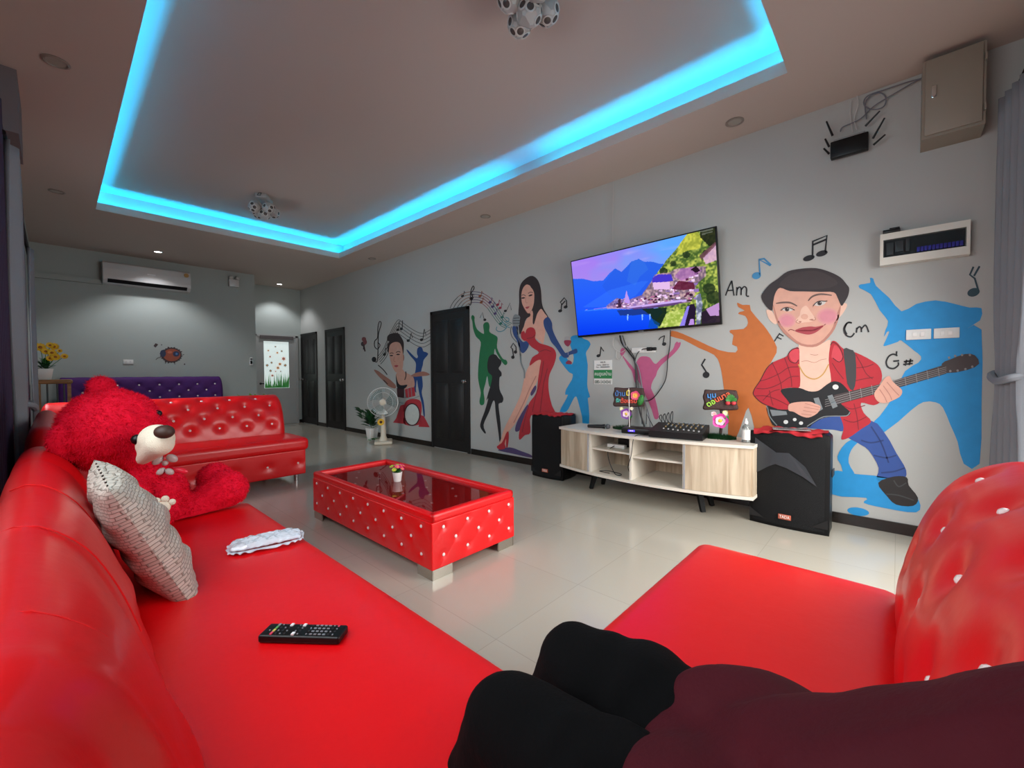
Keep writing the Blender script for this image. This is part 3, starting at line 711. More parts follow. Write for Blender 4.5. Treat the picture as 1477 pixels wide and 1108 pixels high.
sd = np.cross(dirv, rng.normal(0, 1, dirv.shape)); sd /= np.linalg.norm(sd, axis=1)[:, None]
ln = rng.uniform(.007, .015, (K, 1)); V_ = np.empty((K*3, 3)); V_[0::3] = P_-sd*.0011; V_[1::3] = P_+sd*.0011; V_[2::3] = P_+dirv*ln
m = MB(); m.v = [Vector(x) for x in V_]; m.f = [[3*i, 3*i+1, 3*i+2] for i in range(K)]; m.mi = [0]*K; m.sm = [False]*K
fo = m.build('fur', PLUSH, t); fo['kind'] = 'stuff'
# muzzle: long cream wedge pointing right
m = MB(); mz = dep(222, 638, 1.50)
tipn = dep(240, 622, 1.45); back_ = dep(196, 652, 1.60)
m.ell(dep(226, 634, 1.55), (.056, .054, .056), 0, 22, 14); m.ell(dep(221, 642, 1.56), (.052, .05, .052), 0, 22, 14); capsule(m, dep(206, 662, 1.55), dep(230, 640, 1.52), .022, .046)
mm_ = remeshed(m, .006, 8); mm_.build('muzzle', CREAM, t)
m = MB(); m.ell(dep(237, 623, 1.48), (.031, .028, .024), 0, 18, 10, rot(0, 0, -40)); m.build('nose', NOSE, t)
m = MB(); m.ell(dep(198, 634, 1.525), .019, 0, 14, 8); m.build('eye', BLACK, t)
m = MB(); m.ell(HM @ Vector((.142, .065, .02)), .013, 0, 14, 8); m.build('eye', BLACK, t)
RIB = mat('silver_ribbon', 'b9a9a6', .3, var=.1)
m = MB(); c = dep(238, 668, 1.58)
for dx, dz, s_ in ((-.02, .012, 1), (.02, .016, 1), (-.012, -.03, .8), (.012, -.034, .8)): m.ell(c+Vector((dx, -.4*dx, dz)), (.02*s_, .008, .014*s_), 0, 12, 8, rot(0, 40*dx/abs(dx), 0))
m.ell(c, .010); m.build('bow', RIB, t)
m = MB(); c = dep(250, 681, 1.60)
for k in (-1, 1): m.ell(c+Vector((k*.02, -.01*k, .004*k)), (.026, .01, .012), 0, 12, 8, rot(0, k*20, -30))
m.build('bow_tail', mat('red_satin', 'e0203a', .3), t)
m = MB(); pc = dep(234, 730, 1.58)
vd = (Vector((0, 0, CAM_H))-pc).normalized(); PM = face_to(pc+vd*.004, vd, (-.45, 0, 1))
for dx, dy, r in ((0, -.006, .023), (-.026, .012, .013), (-.006, .026, .013), (.018, .018, .013), (.03, -.004, .012)):
    b = MB(); b.ell((dx, dy, 0), (r, r, .008), 0, 14, 8); m.add(b.v, b.f, 0, True, PM)
m.build('paw_pad', CREAM, t)

# ------------------------------------------------------------------ knitted cushion
m = MB(); S_ = .214; NN = 40
cc = Vector((.168, 1.66, .620)); ax = Vector((-.18, -.02, .41)).normalized(); ay = Vector((-.02, 1, .05)); ay = (ay-ax*ay.dot(ax)).normalized(); an = ax.cross(ay)
if an.x < 0: an = -an
uvs = []
def pil(sgn):
    vs = []
    for i in range(NN+1):
        for j in range(NN+1):
            a = -1+2*i/NN; b = -1+2*j/NN
            k = 1-.02*(1-abs(b)**2.2)*abs(a)**3; l = 1-.02*(1-abs(a)**2.2)*abs(b)**3
            h = .068*(max(0, 1-a*a)*max(0, 1-b*b))**.38
            h += (.006*math.sin(8*a+3*b)+.006*math.sin(17*a+4*b+2*math.sin(5*b)))*(1-a*a)*(1-b*b) + (.004*math.sin(30*b+5*a)*abs(a)**3*(1-abs(b)**4))
            vs.append(cc+ax*S_*a*k+ay*S_*b*l+an*(sgn*h))
    return vs
for sgn in (1, -1):
    vs = pil(sgn); fs = []
    for i in range(NN):
        for j in range(NN): q = i*(NN+1)+j; fs.append([q, q+1, q+NN+2, q+NN+1])
    m.add(vs, fs, 0, True)
o = m.build('cushion', KNIT, loc=cc); tag(o, 'grey knitted square cushion leaning on the left sofa backrest beside the bear', 'cushion')
uvl = o.data.uv_layers.new(name='UV')
for pl in o.data.polygons:
    for li in pl.loop_indices:
        vi = o.data.loops[li].vertex_index % ((NN+1)**2); uvl.data[li].uv = ((vi % (NN+1))/NN*.47, (vi//(NN+1))/NN*.47)

# ------------------------------------------------------------------ wrapped packet and remote control
t = thing('plastic_packet', 'small clear plastic wrapped white packet lying on the left sofa seat', 'packet', (.52, 1.72, .465), math.atan2(-.30, .955))
PL = mat('clear_plastic_wrap', 'dfe6f0', .12, var=.08, scale=40, spec=.8, coat=1.)
PL.node_tree.nodes['Principled BSDF'].inputs['Transmission Weight'].default_value = .15
TT = look(t)
from mathutils import noise
def pk(p, q):
    k = 1.0-.22*max(0, abs(q[0])-.55)**1.2
    z = p.z*(1-.5*abs(q[1])**3)*(1-.4*abs(q[0])**4)
    n_ = noise.noise(Vector((p.x*60, p.y*60, p.z*30)))*.006 + noise.noise(Vector((p.x*150, p.y*150, 3)))*.003
    return Vector((p.x, p.y*k+.01*math.sin(p.x*16), z+(n_ if q[2] > -.5 else 0)))
m = MB(); rounded(m, (0, 0, .014), (.225, .105, .024), .011, 44, .005, 0, None, pk); m.v = [TT @ p for p in m.v]; m.build('wrapped_pouch', PL, t)
m = MB()
def fr(u, v):
    a = 2*PI*u; r = 1+.10*v+.02*math.sin(30*a)*v; return TT @ Vector((.113*r*math.copysign(abs(math.cos(a))**.6, math.cos(a)), .054*r*(1+.3*v)*math.copysign(abs(math.sin(a))**.6, math.sin(a))+.01*math.sin(.113*math.cos(a)*16), .006+.003*math.sin(22*a)*v))
m.grid(fr, 140, 5, 0, True, True, False); m.build('crimped_edge', PL, t)

rc = Vector((.388, 1.035, .463)); t = thing('remote_control', 'black television remote control lying on the left sofa seat', 'remote control', rc, math.atan2(.955-1.105, .44-.315))
TT = look(t); RL, RW, RH = .195, .052, .019
m = MB(); rounded(m, (0, 0, RH/2), (RL, RW, RH), .006, 8); m.v = [TT @ p for p in m.v]; m.build('case', BLACK, t)
BW = mat('button_white', 'e8e8e8', .4); BG = mat('button_grey', '8a8d92', .5); BRD = mat('button_red', 'd64560', .5); BGR = mat('button_green', '58a05a', .5); BYE = mat('button_yellow', 'd0c060', .5); BDK = mat('button_dark', '2a2b2e', .5)
for i in range(16):
    for j in range(4):
        x = -RL/2+.018+i*.0105; y = -.017+j*.0113
        if i == 0 and j not in (1,): continue
        mt = BDK; sz = (.004, .005, .0022)
        if i == 1: mt = (BRD, BYE, BGR, BG)[j]; sz = (.005, .009, .0022)
        elif (i, j) in ((4, 3), (7, 3), (6, 0)): mt = BW; sz = (.0065, .0095, .003)
        elif i in (5, 8) : continue
        elif i >= 10 and i < 14: mt = BG; sz = (.006, .0035, .0022)
        elif (i, j) == (15, 3): mt = BRD
        elif (i+j) % 2: mt = BG; sz = (.0028, .0028, .0022)
        b = MB(); b.box((x, y, RH+sz[2]/2-.0005), sz, 0, 0); b.v = [TT @ p for p in b.v]; b.build('button', mt, t)

# ------------------------------------------------------------------ paintings on the mural wall
FR_ = {'Z3': (330, 350, .27069), 'Z4': (600, 380, .27079), 'Z5': (800, 320, .28866), 'Z6': (1040, 350, .36101), 'R6': (1230, 370, .35185), 'A': (1090, 380, .11737), 'B': (1080, 490, .13534),
       'L': (720, 390, .1173), 'S': (640, 400, .09028), 'P': (880, 470, .09479), 'D': (530, 450, .15342), 'Z7': (1140, 50, .33399), 'px': (0, 0, 1.)}
def fpx(fr, u, v): ox, oy, s = FR_[fr]; return ox+u*s, oy+v*s
def wallp(fr, u, v, layer, wall='r'):
    X, Y = fpx(fr, u, v)
    return on(X, Y, 0, XW-.0016-.0005*layer) if wall == 'r' else on(X, Y, 1, YB-.0016-.0008*layer)
def fill(mb, pts3, m):
    tri = tessellate_polygon([pts3])
    mb.add(pts3, [list(t) for t in tri], m)
def poly(mb, fr, pts, layer=0, m=0, smooth=3, wall='r'):
    P = [Vector((a, b, 0)) for a, b in pts]
    if smooth: P = catmull(P, smooth, True)
    fill(mb, [wallp(fr, p.x, p.y, layer, wall) for p in P], m)
def disc(mb, fr, u, v, ru, rv, layer=0, m=0, ang=0, wall='r'):
    c, s = math.cos(ang), math.sin(ang)
    fill(mb, [wallp(fr, u+ru*math.cos(a)*c-rv*math.sin(a)*s, v+ru*math.cos(a)*s+rv*math.sin(a)*c, layer, wall) for a in [2*PI*k/22 for k in range(22)]], m)
def strokes(mb, fr, lines, wd, layer=0, m=0, smooth=4, wall='r', taper=False):
    for pts in lines:
        P = [Vector((a, b, 0)) for a, b in pts]
        if smooth and len(P) > 2: P = catmull(P, smooth)
        n = len(P); vs = []
        for i, p in enumerate(P):
            t = P[min(i+1, n-1)]-P[max(i-1, 0)]; t = t.normalized() if t.length else Vector((1, 0, 0)); q = Vector((-t.y, t.x, 0))
            ww = wd/2*(1 if not taper else (.35+.65*math.sin(PI*(.1+.8*i/(n-1)))))
            vs += [wallp(fr, p.x+q.x*ww, p.y+q.y*ww, layer, wall), wallp(fr, p.x-q.x*ww, p.y-q.y*ww, layer, wall)]
        mb.add(vs, [[2*i, 2*i+1, 2*i+3, 2*i+2] for i in range(n-1)], m)
def paint(name, col, rough=.6): return mat('paint_'+name, col, rough, var=.11, scale=16)
pINK = paint('ink', '1b1c1f'); pORA = paint('orange', 'c06a30'); pPINK = paint('pink', 'b9577f'); pBLUE = paint('sky_blue', '2090cf'); pBLUE2 = paint('bright_blue', '0e8cc6'); pNAVY = paint('navy', '123f7c')
pGRN = paint('green', '0c6a3c'); pBLK = paint('black', '14151a'); pSK = paint('skin', 'd9a490'); pSKL = paint('skin_light', 'e6bda8'); pSKD = paint('skin_shade', 'b87f70'); pHAIR = paint('hair', '2b2022'); pHAIR2 = paint('hair_brown', '4a3a38')
pRED = paint('red', 'b52330'); pREDL = paint('light_red', 'cf4450'); pREDD = paint('dark_red', '7c1a26'); pDRESS = paint('dress_red', 'b0202e'); pGLOVE = paint('glove_blue', '24427a'); pGREY = paint('grey', '7e8688'); pGREYD = paint('dark_grey', '3b3c3e')
pJEAN = paint('denim', '2f4f94'); pJEAND = paint('denim_shade', '20386f'); pWH = paint('white', 'd8dad6'); pPURP = paint('purple', '4b3a66'); pGOLD = paint('gold', 'c79a52'); pCHK = paint('cheek', 'd68a96'); pCHK2 = paint('cheek_soft', 'd99d96'); pLIP = paint('lip', 'a8414a'); pTEAL = paint('teal', '2f7f8e'); pWINE = paint('wine', '8c2b45'); pDRUM = paint('drum_red', 'b02c38'); pEYEW = paint('eye_white', 'cfc9c2')
def painting(name, label, cat, at_px, group=None):
    p = on(at_px[0], at_px[1], 0, XW-.001); return thing(name, label, cat, p, 0, group)
def one(name, label, cat, mb, mats, at_px, group=None, wall='r'):
    p = on(at_px[0], at_px[1], 0, XW-.001) if wall == 'r' else on(at_px[0], at_px[1], 1, YB-.001)
    o = mb.build(name, mats, loc=p); return tag(o, label, cat, group)
SG = 'painted dancer silhouettes'
m = MB(); poly(m, 'Z4', [(300,275),(312,285),(312,310),(325,350),(358,375),(362,365),(358,330),(368,315),(385,315),(392,335),(392,365),(425,385),(435,400),(432,450),(460,505),(480,515),(487,530),(478,542),(462,530),(430,480),(420,455),(415,500),(410,640),(390,655),(380,600),(370,640),(360,680),(365,720),(362,750),(345,755),(338,735),(345,690),(335,640),(330,590),(338,480),(345,420),(320,390),(305,350),(300,310),(294,290)])
one('painted_silhouette', 'green painted silhouette of a man with one raised fist beside the large dark door', 'wall painting', m, pGRN, (697, 585), SG)
m = MB(); poly(m, 'Z4', [(405,485),(425,487),(440,505),(455,520),(452,540),(440,560),(455,580),(455,600),(445,610),(445,670),(465,715),(460,740),(445,745),(440,760),(450,850),(453,925),(455,955),(445,950),(440,910),(425,800),(420,740),(410,735),(390,790),(360,860),(372,900),(365,905),(342,870),(350,830),(365,790),(385,720),(375,730),(385,690),(400,640),(405,600),(385,580),(380,540),(388,500)], 1)
one('painted_silhouette', 'black painted silhouette of a dancing girl in front of the green man', 'wall painting', m, pBLK, (708, 638), SG)
m = MB(); poly(m, 'Z4', [(835,385),(870,383),(890,400),(915,410),(930,430),(915,460),(905,480),(915,540),(912,640),(918,680),(928,712),(915,718),(920,760),(922,862),(890,864),(885,820),(870,760),(855,710),(840,720),(820,760),(800,790),(765,790),(790,740),(810,700),(795,700),(800,670),(830,620),(835,590),(815,580),(775,530),(762,505),(775,490),(800,500),(830,540),(840,500),(830,460),(820,430),(822,400)], 0, 0, 2)
one('painted_silhouette', 'bright blue painted silhouette of a standing dancer below the left end of television', 'wall painting', m, pBLUE2, (840, 615), SG)
m = MB(); poly(m, 'D', [(470,345),(490,330),(515,340),(525,370),(555,380),(570,400),(530,450),(520,500),(505,560),(515,620),(520,700),(510,760),(530,850),(540,960),(535,990),(525,960),(515,880),(490,780),(475,700),(465,640),(455,720),(460,760),(440,730),(428,640),(430,610),(445,580),(455,520),(450,470),(400,410),(370,365),(375,355),(420,400),(460,435),(475,420),(465,390)])
one('painted_silhouette', 'navy blue painted silhouette of a woman dancing beside the painted drummer', 'wall painting', m, pNAVY, (612, 600), SG)
m = MB(); poly(m, 'px', [(939,560),(944,571),(950,597),(949,604),(944,604),(940,591),(932.8,574),(927,562.5),(919.8,548),(916,552.5),(913,542),(911,535),(906.5,529),(901.8,521),(898,514.5),(894.5,510.8),(895.6,503.3),(899,502.2),(902.3,505),(900.4,509.8),(899,513.6),(904.6,520.2),(911.3,527.8),(916,533.5),(917.9,523),(922.6,515.5),(928.3,514),(936.9,515.5),(941.6,522),(946.3,525),(953,518.3),(963.4,510.7),(971,503.2),(973.8,495.6),(976.7,492.7),(978.6,494.6),(981.9,493.7),(980.5,500.3),(972.9,509.8),(963.4,518.3),(953.9,526.9),(948.2,535.4),(946.3,542),(941.6,549.6)], 0, 0, 2)
one('painted_silhouette', 'pink painted silhouette of a cheering figure with both arms raised beneath the television', 'wall painting', m, pPINK, (940, 600), SG)
m = MB(); poly(m, 'px', [(1063.5,436.6),(1071,440),(1081.5,440),(1083,448),(1097.8,465.5),(1105,474),(1117.6,494),(1120,509),(1105,534),(1099.6,552),(1108,599),(1122,617),(1120,640),(1092,640),(1088,617),(1079.7,588),(1072,605),(1060,636),(1050,636),(1051,600),(1046,575),(1042,545),(1038,525),(1030,512),(1008,502),(985,490),(967,485),(969,477),(985,481.6),(1008,492),(1037,505),(1061,508.5),(1063,500),(1056,497),(1058,484),(1053,480),(1054,476),(1072.5,474.5),(1079,466),(1075,456),(1065,453),(1067,450),(1074,448),(1065,443)], 0, 0, 2)
one('painted_silhouette', 'orange painted silhouette with outstretched arms between the television and painted guitarist', 'wall painting', m, pORA, (1080, 630), SG)
m = MB()
poly(m, 'R6', [(30,115),(28,130),(75,155),(110,220),(145,265),(135,300),(128,330),(140,310),(150,310),(130,355),(130,368),(185,350),(200,345),(250,385),(280,410),(270,435),(215,470),(170,560),(150,600),(110,655),(80,690),(130,720),(240,630),(290,597),(340,598),(370,620),(400,690),(430,760),(455,850),(520,850),(528,600),(528,300),(470,295),(522,262),(528,212),(480,210),(420,195),(340,180),(260,195),(200,225),(150,170),(95,120),(85,92),(70,88),(72,108)], 0, 0, 2)
poly(m, 'Z6', [(680,690),(560,770),(500,800),(465,855),(480,890),(495,935),(535,930),(510,880),(520,830),(560,790),(640,750)], 1); poly(m, 'Z6', [(440,915),(540,925),(640,935),(720,960),(790,1030),(780,1078),(650,1060),(570,1040),(580,1020),(440,1005)], 2); disc(m, 'Z6', 548, 1075, 44, 16, 0, 0, .15)
one('painted_silhouette', 'large sky blue painted silhouette leaning back behind the painted guitarist', 'wall painting', m, pBLUE, (1330, 690), SG)

# --- painted guitarist
t = painting('painted_guitarist', 'painted smiling guitarist in red plaid shirt with a big head, above the right speaker', 'wall painting', (1200, 640))
m = MB()
poly(m, 'A', [(240,370),(300,300),(420,340),(600,345),(960,350),(1010,430),(1045,510),(1020,650),(960,800),(900,900),(800,990),(700,1025),(560,1010),(450,940),(320,820),(260,720),(220,600),(205,480)], 3, 0)
poly(m, 'A', [(130,580),(165,572),(210,600),(262,725),(230,745),(160,680)], 2, 1); poly(m, 'A', [(1048,510),(1110,490),(1120,530),(1060,630),(1015,660)], 2, 1)
poly(m, 'B', [(535,50),(640,75),(760,50),(860,0),(872,60),(885,250),(910,400),(880,470),(780,555),(640,560),(540,530),(520,400),(525,250)], 2, 1)
poly(m, 'A', [(205,480),(230,600),(262,720),(330,840),(450,945),(560,1012),(700,1030),(800,995),(900,905),(975,800),(1030,640),(1045,510),(1000,620),(950,780),(880,880),(790,965),(690,1000),(565,985),(460,915),(345,800),(275,690),(240,580)], 4, 2, 2)
disc(m, 'A', 385, 700, 112, 92, 4, 4); disc(m, 'A', 385, 703, 96, 78, 5, 5); disc(m, 'A', 385, 705, 76, 58, 6, 3); disc(m, 'A', 885, 650, 140, 108, 4, 4); disc(m, 'A', 885, 650, 120, 90, 5, 5); disc(m, 'A', 885, 650, 96, 70, 6, 3)
poly(m, 'A', [(560,560),(620,520),(680,600),(730,680),(690,715),(600,725),(530,735),(490,700),(540,640)], 4, 1); disc(m, 'A', 600, 655, 45, 34, 5, 0)
strokes(m, 'A', [[(520,690),(495,720),(530,735),(560,720)], [(660,690),(700,700),(735,690),(725,660)]], 9, 6, 2); disc(m, 'A', 545, 716, 18, 8, 6, 2); disc(m, 'A', 690, 690, 20, 8, 6, 2)
strokes(m, 'A', [[(470,540),(400,530),(330,550),(300,580)], [(700,540),(740,480),(800,460),(860,465)]], 6, 5, 2)
strokes(m, 'B', [[(655,155),(700,165),(740,160)], [(560,235),(620,225),(700,245),(770,215),(830,205)]], 5, 4, 2)
m.build('face', [pSK, pSKL, pSKD, pCHK, pCHK2, paint('cheek_mid', 'd89396')], t)
m = MB(); poly(m, 'A', [(270,190),(390,100),(560,65),(740,58),(900,100),(1040,170),(1120,260),(1150,310),(1135,400),(1088,485),(1052,520),(1010,430),(960,355),(800,350),(600,345),(420,340),(300,300),(240,370),(215,480),(200,580),(130,530),(75,440),(80,370),(170,260)], 6, 0)
poly(m, 'A', [(290,270),(420,140),(600,95),(760,95),(900,150),(1010,240),(900,300),(700,320),(500,310)], 7, 1); m.build('hair', [paint('dark_hair', '332c2e'), paint('hair_sheen', '3d3435')], t)
m = MB()
for (u, v, a, b, g) in ((390, 565, 68, 24, .05), (790, 490, 72, 30, -.2)):
    disc(m, 'A', u, v, a, b, 6, 0, g); disc(m, 'A', u-5, v, 27, 25, 7, 1); disc(m, 'A', u-5, v, 12, 12, 8, 2); disc(m, 'A', u+4, v-8, 5, 5, 9, 0)
strokes(m, 'A', [[(310,580),(345,552),(395,542),(450,560),(480,575)], [(705,525),(740,485),(790,462),(850,465),(880,460)]], 9, 8, 2)
m.build('eyes', [pEYEW, pHAIR2, pINK], t)
m = MB(); strokes(m, 'A', [[(250,492),(340,480),(430,485),(510,525)], [(645,460),(700,405),(800,378),(935,392)]], 22, 7, 0, 4, 'r', True); m.build('eyebrows', paint('brow', '6c554e'), t)
m = MB(); poly(m, 'A', [(480,828),(560,790),(620,780),(680,775),(740,780),(840,762),(760,835),(700,865),(640,875),(560,860)], 6, 0); poly(m, 'A', [(480,828),(600,815),(700,815),(840,762),(730,825),(620,835)], 7, 1, 2); strokes(m, 'A', [[(400,830),(430,812),(480,828)], [(840,762),(860,745)]], 8, 6, 1); m.build('mouth', [pLIP, pREDD], t)
m = MB()
poly(m, 'B', [(430,130),(480,95),(535,90),(540,250),(545,500),(450,510),(350,540),(440,680),(420,755),(300,740),(150,680),(60,600),(55,540),(120,440),(190,310),(260,240),(400,180)], 3, 0)
poly(m, 'Z6', [(440,400),(460,396),(490,425),(540,440),(600,470),(635,500),(642,550),(610,600),(640,630),(610,650),(560,640),(570,680),(600,715),(560,745),(510,780),(480,785),(490,740),(470,680),(430,600),(440,550),(430,470)], 3, 0)
for L_ in ([(120,440),(200,420),(330,360),(420,300),(530,290)], [(80,520),(200,520),(330,470),(440,400),(535,390)], [(150,650),(240,560),(330,530)], [(250,250),(300,350),(340,460),(350,530)], [(380,190),(420,300),(450,400),(460,500)], [(70,600),(180,600),(300,640),(420,700)], [(220,540),(240,640),(260,700)]): strokes(m, 'B', [L_], 9, 4, 1)
for L_ in ([(1140,160),(1200,260),(1250,360),(1320,420)], [(1150,300),(1250,290),(1330,260)], [(1000,700),(1100,740),(1240,700)], [(1010,850),(1120,880),(1260,820)], [(1120,680),(1150,800),(1170,960)], [(890,250),(940,330),(1010,420)], [(1130,440),(1220,420),(1330,400)]): strokes(m, 'B', [L_], 9, 4, 1)
poly(m, 'B', [(880,180),(910,60),(960,90),(1000,180),(965,235),(900,200)], 4, 2, 2); poly(m, 'B', [(430,150),(470,110),(530,100),(535,210),(500,250),(450,215)], 4, 2, 2)
strokes(m, 'B', [[(870,60),(900,30),(960,70),(1005,180),(965,238),(895,195)], [(535,90),(470,100),(420,160),(440,230),(500,250),(530,215)], [(260,240),(190,310),(120,440),(55,540),(60,600),(150,680),(300,740)]], 8, 5, 3)
m.build('plaid_shirt', [pRED, pREDD, pREDL, paint('maroon_line', '4a1420')], t)
m = MB(); poly(m, 'B', [(1010,100),(1080,105),(1135,150),(1145,400),(1112,545),(1050,470),(1030,300)], 5, 0, 2); m.build('guitar_strap', pGREYD, t)
m = MB(); strokes(m, 'B', [[(528,262),(600,380),(700,420),(790,370),(852,262)]], 12, 5, 0); m.build('gold_chain', pGOLD, t)
m = MB(); poly(m, 'Z6', [(490,760),(600,712),(660,770),(700,840),(740,910),(725,950),(650,955),(620,945),(630,900),(590,830),(545,800)], 2, 0); poly(m, 'B', [(620,930),(760,850),(900,820),(1010,830),(1010,970),(900,960),(700,950)], 2, 0)
for L_ in ([(600,735),(640,800),(670,880)], [(560,790),(600,800),(650,790)], [(610,850),(660,860),(700,850)], [(640,920),(690,915),(735,900)]): strokes(m, 'Z6', [L_], 6, 3, 1)
m.build('jeans', [pJEAN, pJEAND], t)
m = MB(); poly(m, 'Z6', [(628,960),(690,935),(742,938),(750,970),(787,1020),(768,1052),(700,1047),(660,1010)], 5, 0); strokes(m, 'Z6', [[(660,1005),(710,1010),(770,1030)], [(690,950),(710,975),(740,960)]], 5, 6, 1); m.build('shoe', [paint('shoe_black', '232020'), pGREYD], t)
m = MB(); poly(m, 'B', [(340,550),(400,518),(540,515),(640,550),(740,545),(830,480),(900,445),(980,460),(1050,530),(1060,560),(960,610),(990,690),(1080,770),(1050,815),(900,820),(780,840),(680,900),(620,935),(300,935),(220,830),(195,710),(300,740),(440,740),(430,670)], 6, 0)
strokes(m, 'B', [[(200,720),(225,820),(300,915)], [(620,925),(690,880),(790,825),(900,815),(1040,812),(1078,772)]], 10, 7, 1)
poly(m, 'px', [(1203,570),(1283,551),(1363,526),(1365,539),(1283,563),(1206,584)], 7, 2, 0); poly(m, 'R6', [(365,440),(400,422),(460,400),(500,405),(518,440),(470,465),(380,478)], 7, 2, 2)
strokes(m, 'px', [[(1190,577+k*3.2),(1365,529.5+k*2.6)] for k in range(4)], .7, 8, 3, 0); strokes(m, 'px', [[(1225+i*16,564-i*4.2),(1227+i*16,578-i*4.2)] for i in range(9)], .8, 8, 3, 0)
poly(m, 'B', [(838,600),(890,585),(948,712),(895,735)], 8, 1, 0); poly(m, 'B', [(690,625),(745,615),(790,740),(740,770)], 8, 1, 0); poly(m, 'B', [(225,745),(400,765),(410,800),(250,815)], 7, 1, 0)
for u, v, r in ((395, 878, 25), (490, 852, 20), (557, 890, 22), (925, 505, 32)): disc(m, 'B', u, v, r, r*.85, 8, 4)
for i in range(8): u, v, a = 395+i*67.5, 408+(i % 2)*6, 0
for (u, v) in ((395,415),(420,408),(448,404),(480,404),(400,470),(430,468),(462,462),(490,452)): disc(m, 'R6', u, v, 5, 5, 8, 3)
m.build('guitar', [paint('guitar_black', '15181b'), pGREY, paint('fretboard', '453b3b'), paint('string_grey', '8d8a88'), pWH], t)
m = MB(); poly(m, 'B', [(430,690),(520,665),(650,662),(700,680),(750,700),(765,725),(730,785),(640,830),(560,815),(480,770),(425,755)], 9, 0)
strokes(m, 'B', [[(600,680),(690,705),(758,722)], [(590,720),(680,735),(745,745)], [(580,755),(660,770),(720,775)], [(560,790),(620,800),(670,805)]], 6, 10, 1)
m.build('strumming_hand', [pSK, pSKD], t); m = MB()
poly(m, 'R6', [(88,562),(110,530),(130,500),(150,490),(162,510),(180,528),(202,548),(196,572),(165,590),(130,602),(100,592)], 9, 0)
strokes(m, 'R6', [[(125,530),(150,565),(160,588)], [(140,515),(170,550),(190,570)], [(110,545),(130,575),(140,598)]], 3.5, 10, 1)
m.build('fretting_hand', [pSK, pSKD], t)

# --- painted singer
t = painting('painted_singer', 'painted long-haired woman in red gown and blue gloves at a microphone, near left speaker', 'wall painting', (745, 640))
m = MB()
poly(m, 'L', [(360,520),(410,500),(430,640),(450,560),(480,490),(515,470),(560,530),(592,575),(550,620),(545,680),(565,740),(560,800),(540,910),(500,870),(440,830),(350,770),(300,760),(262,760),(300,700),(320,640),(345,590),(370,570)], 2, 0)
poly(m, 'L', [(340,175),(380,190),(415,240),(432,300),(428,400),(400,490),(370,530),(345,520),(300,450),(278,390),(272,310),(285,240),(310,195)], 3, 0)
poly(m, 'Z4', [(605,545),(640,515),(668,515),(660,580),(645,630),(615,680),(590,735),(570,780),(530,850),(500,890),(485,905),(480,960),(470,965),(440,975),(455,930),(470,880),(500,820),(540,740),(560,690),(575,620),(590,570)], 2, 0)
strokes(m, 'Z4', [[(640,600),(600,680),(575,740),(520,850)]], 5, 3, 1)
disc(m, 'L', 295, 340, 24, 9, 5, 3, -.1); disc(m, 'L', 385, 308, 26, 10, 5, 3, -.3); strokes(m, 'L', [[(275,310),(300,300),(325,315)], [(355,285),(385,268),(415,275)]], 7, 5, 3); strokes(m, 'L', [[(325,330),(325,380),(335,402),(352,395)]], 5, 4, 1); poly(m, 'L', [(322,455),(345,447),(375,445),(350,472),(332,470)], 5, 2, 2)
strokes(m, 'L', [[(300,450),(345,520),(370,530),(400,490)]], 6, 4, 1)
m.build('skin', [pSK, pSKD, pLIP, pHAIR], t)
m = MB(); poly(m, 'L', [(340,90),(400,68),(450,90),(490,150),(515,250),(525,400),(550,480),(605,575),(560,560),(510,500),(440,600),(430,660),(410,640),(400,560),(330,600),(300,700),(255,790),(240,700),(235,540),(245,400),(245,260),(270,160)], 1, 0)
poly(m, 'L', [(385,120),(430,170),(480,250),(510,400),(545,480),(510,475),(470,530),(450,590),(428,662),(412,640),(418,520),(428,400),(432,300),(415,240),(380,190)], 6, 0); poly(m, 'L', [(290,470),(340,525),(380,530),(380,565),(340,590),(310,650),(290,720),(258,780),(250,640)], 6, 0); m.build('hair', pHAIR, t)
m = MB(); poly(m, 'Z4', [(560,370),(575,360),(582,372),(590,350),(610,340),(630,347),(638,372),(635,400),(660,425),(700,437),(735,455),(747,490),(735,540),(712,590),(705,640),(710,700),(725,760),(735,800),(615,805),(610,900),(580,915),(553,940),(548,915),(560,860),(590,780),(605,740),(640,690),(650,620),(660,550),(665,515),(640,520),(605,545),(620,500),(655,475),(615,445),(590,415),(575,412),(560,395)], 4, 0)
for L_ in ([(660,470),(690,460),(720,470)], [(700,560),(680,640),(670,720),(660,800)], [(600,760),(580,830),(565,900)], [(680,520),(665,620),(640,700),(620,790)], [(590,400),(620,395),(635,380)]): strokes(m, 'Z4', [L_], 4, 5, 1)
poly(m, 'Z4', [(430,975),(455,958),(470,930),(480,905),(492,895),(494,930),(488,978),(480,978),(480,935),(472,960),(478,980),(465,990),(440,990)], 5, 0, 2)
m.build('gown', [pDRESS, pREDD], t)
m = MB(); poly(m, 'Z4', [(440,992),(500,980),(560,1000),(612,1020),(612,1035),(520,1015),(450,1000)], 1, 0); poly(m, 'Z4', [(545,830),(595,750),(588,800),(558,880),(535,897),(528,880)], 3, 0); poly(m, 'Z4', [(610,690),(635,650),(640,670),(618,705)], 3, 0); m.build('floor_shadow_and_lining', pPURP, t)  # the mural's purple floor shadow and the dark gown lining
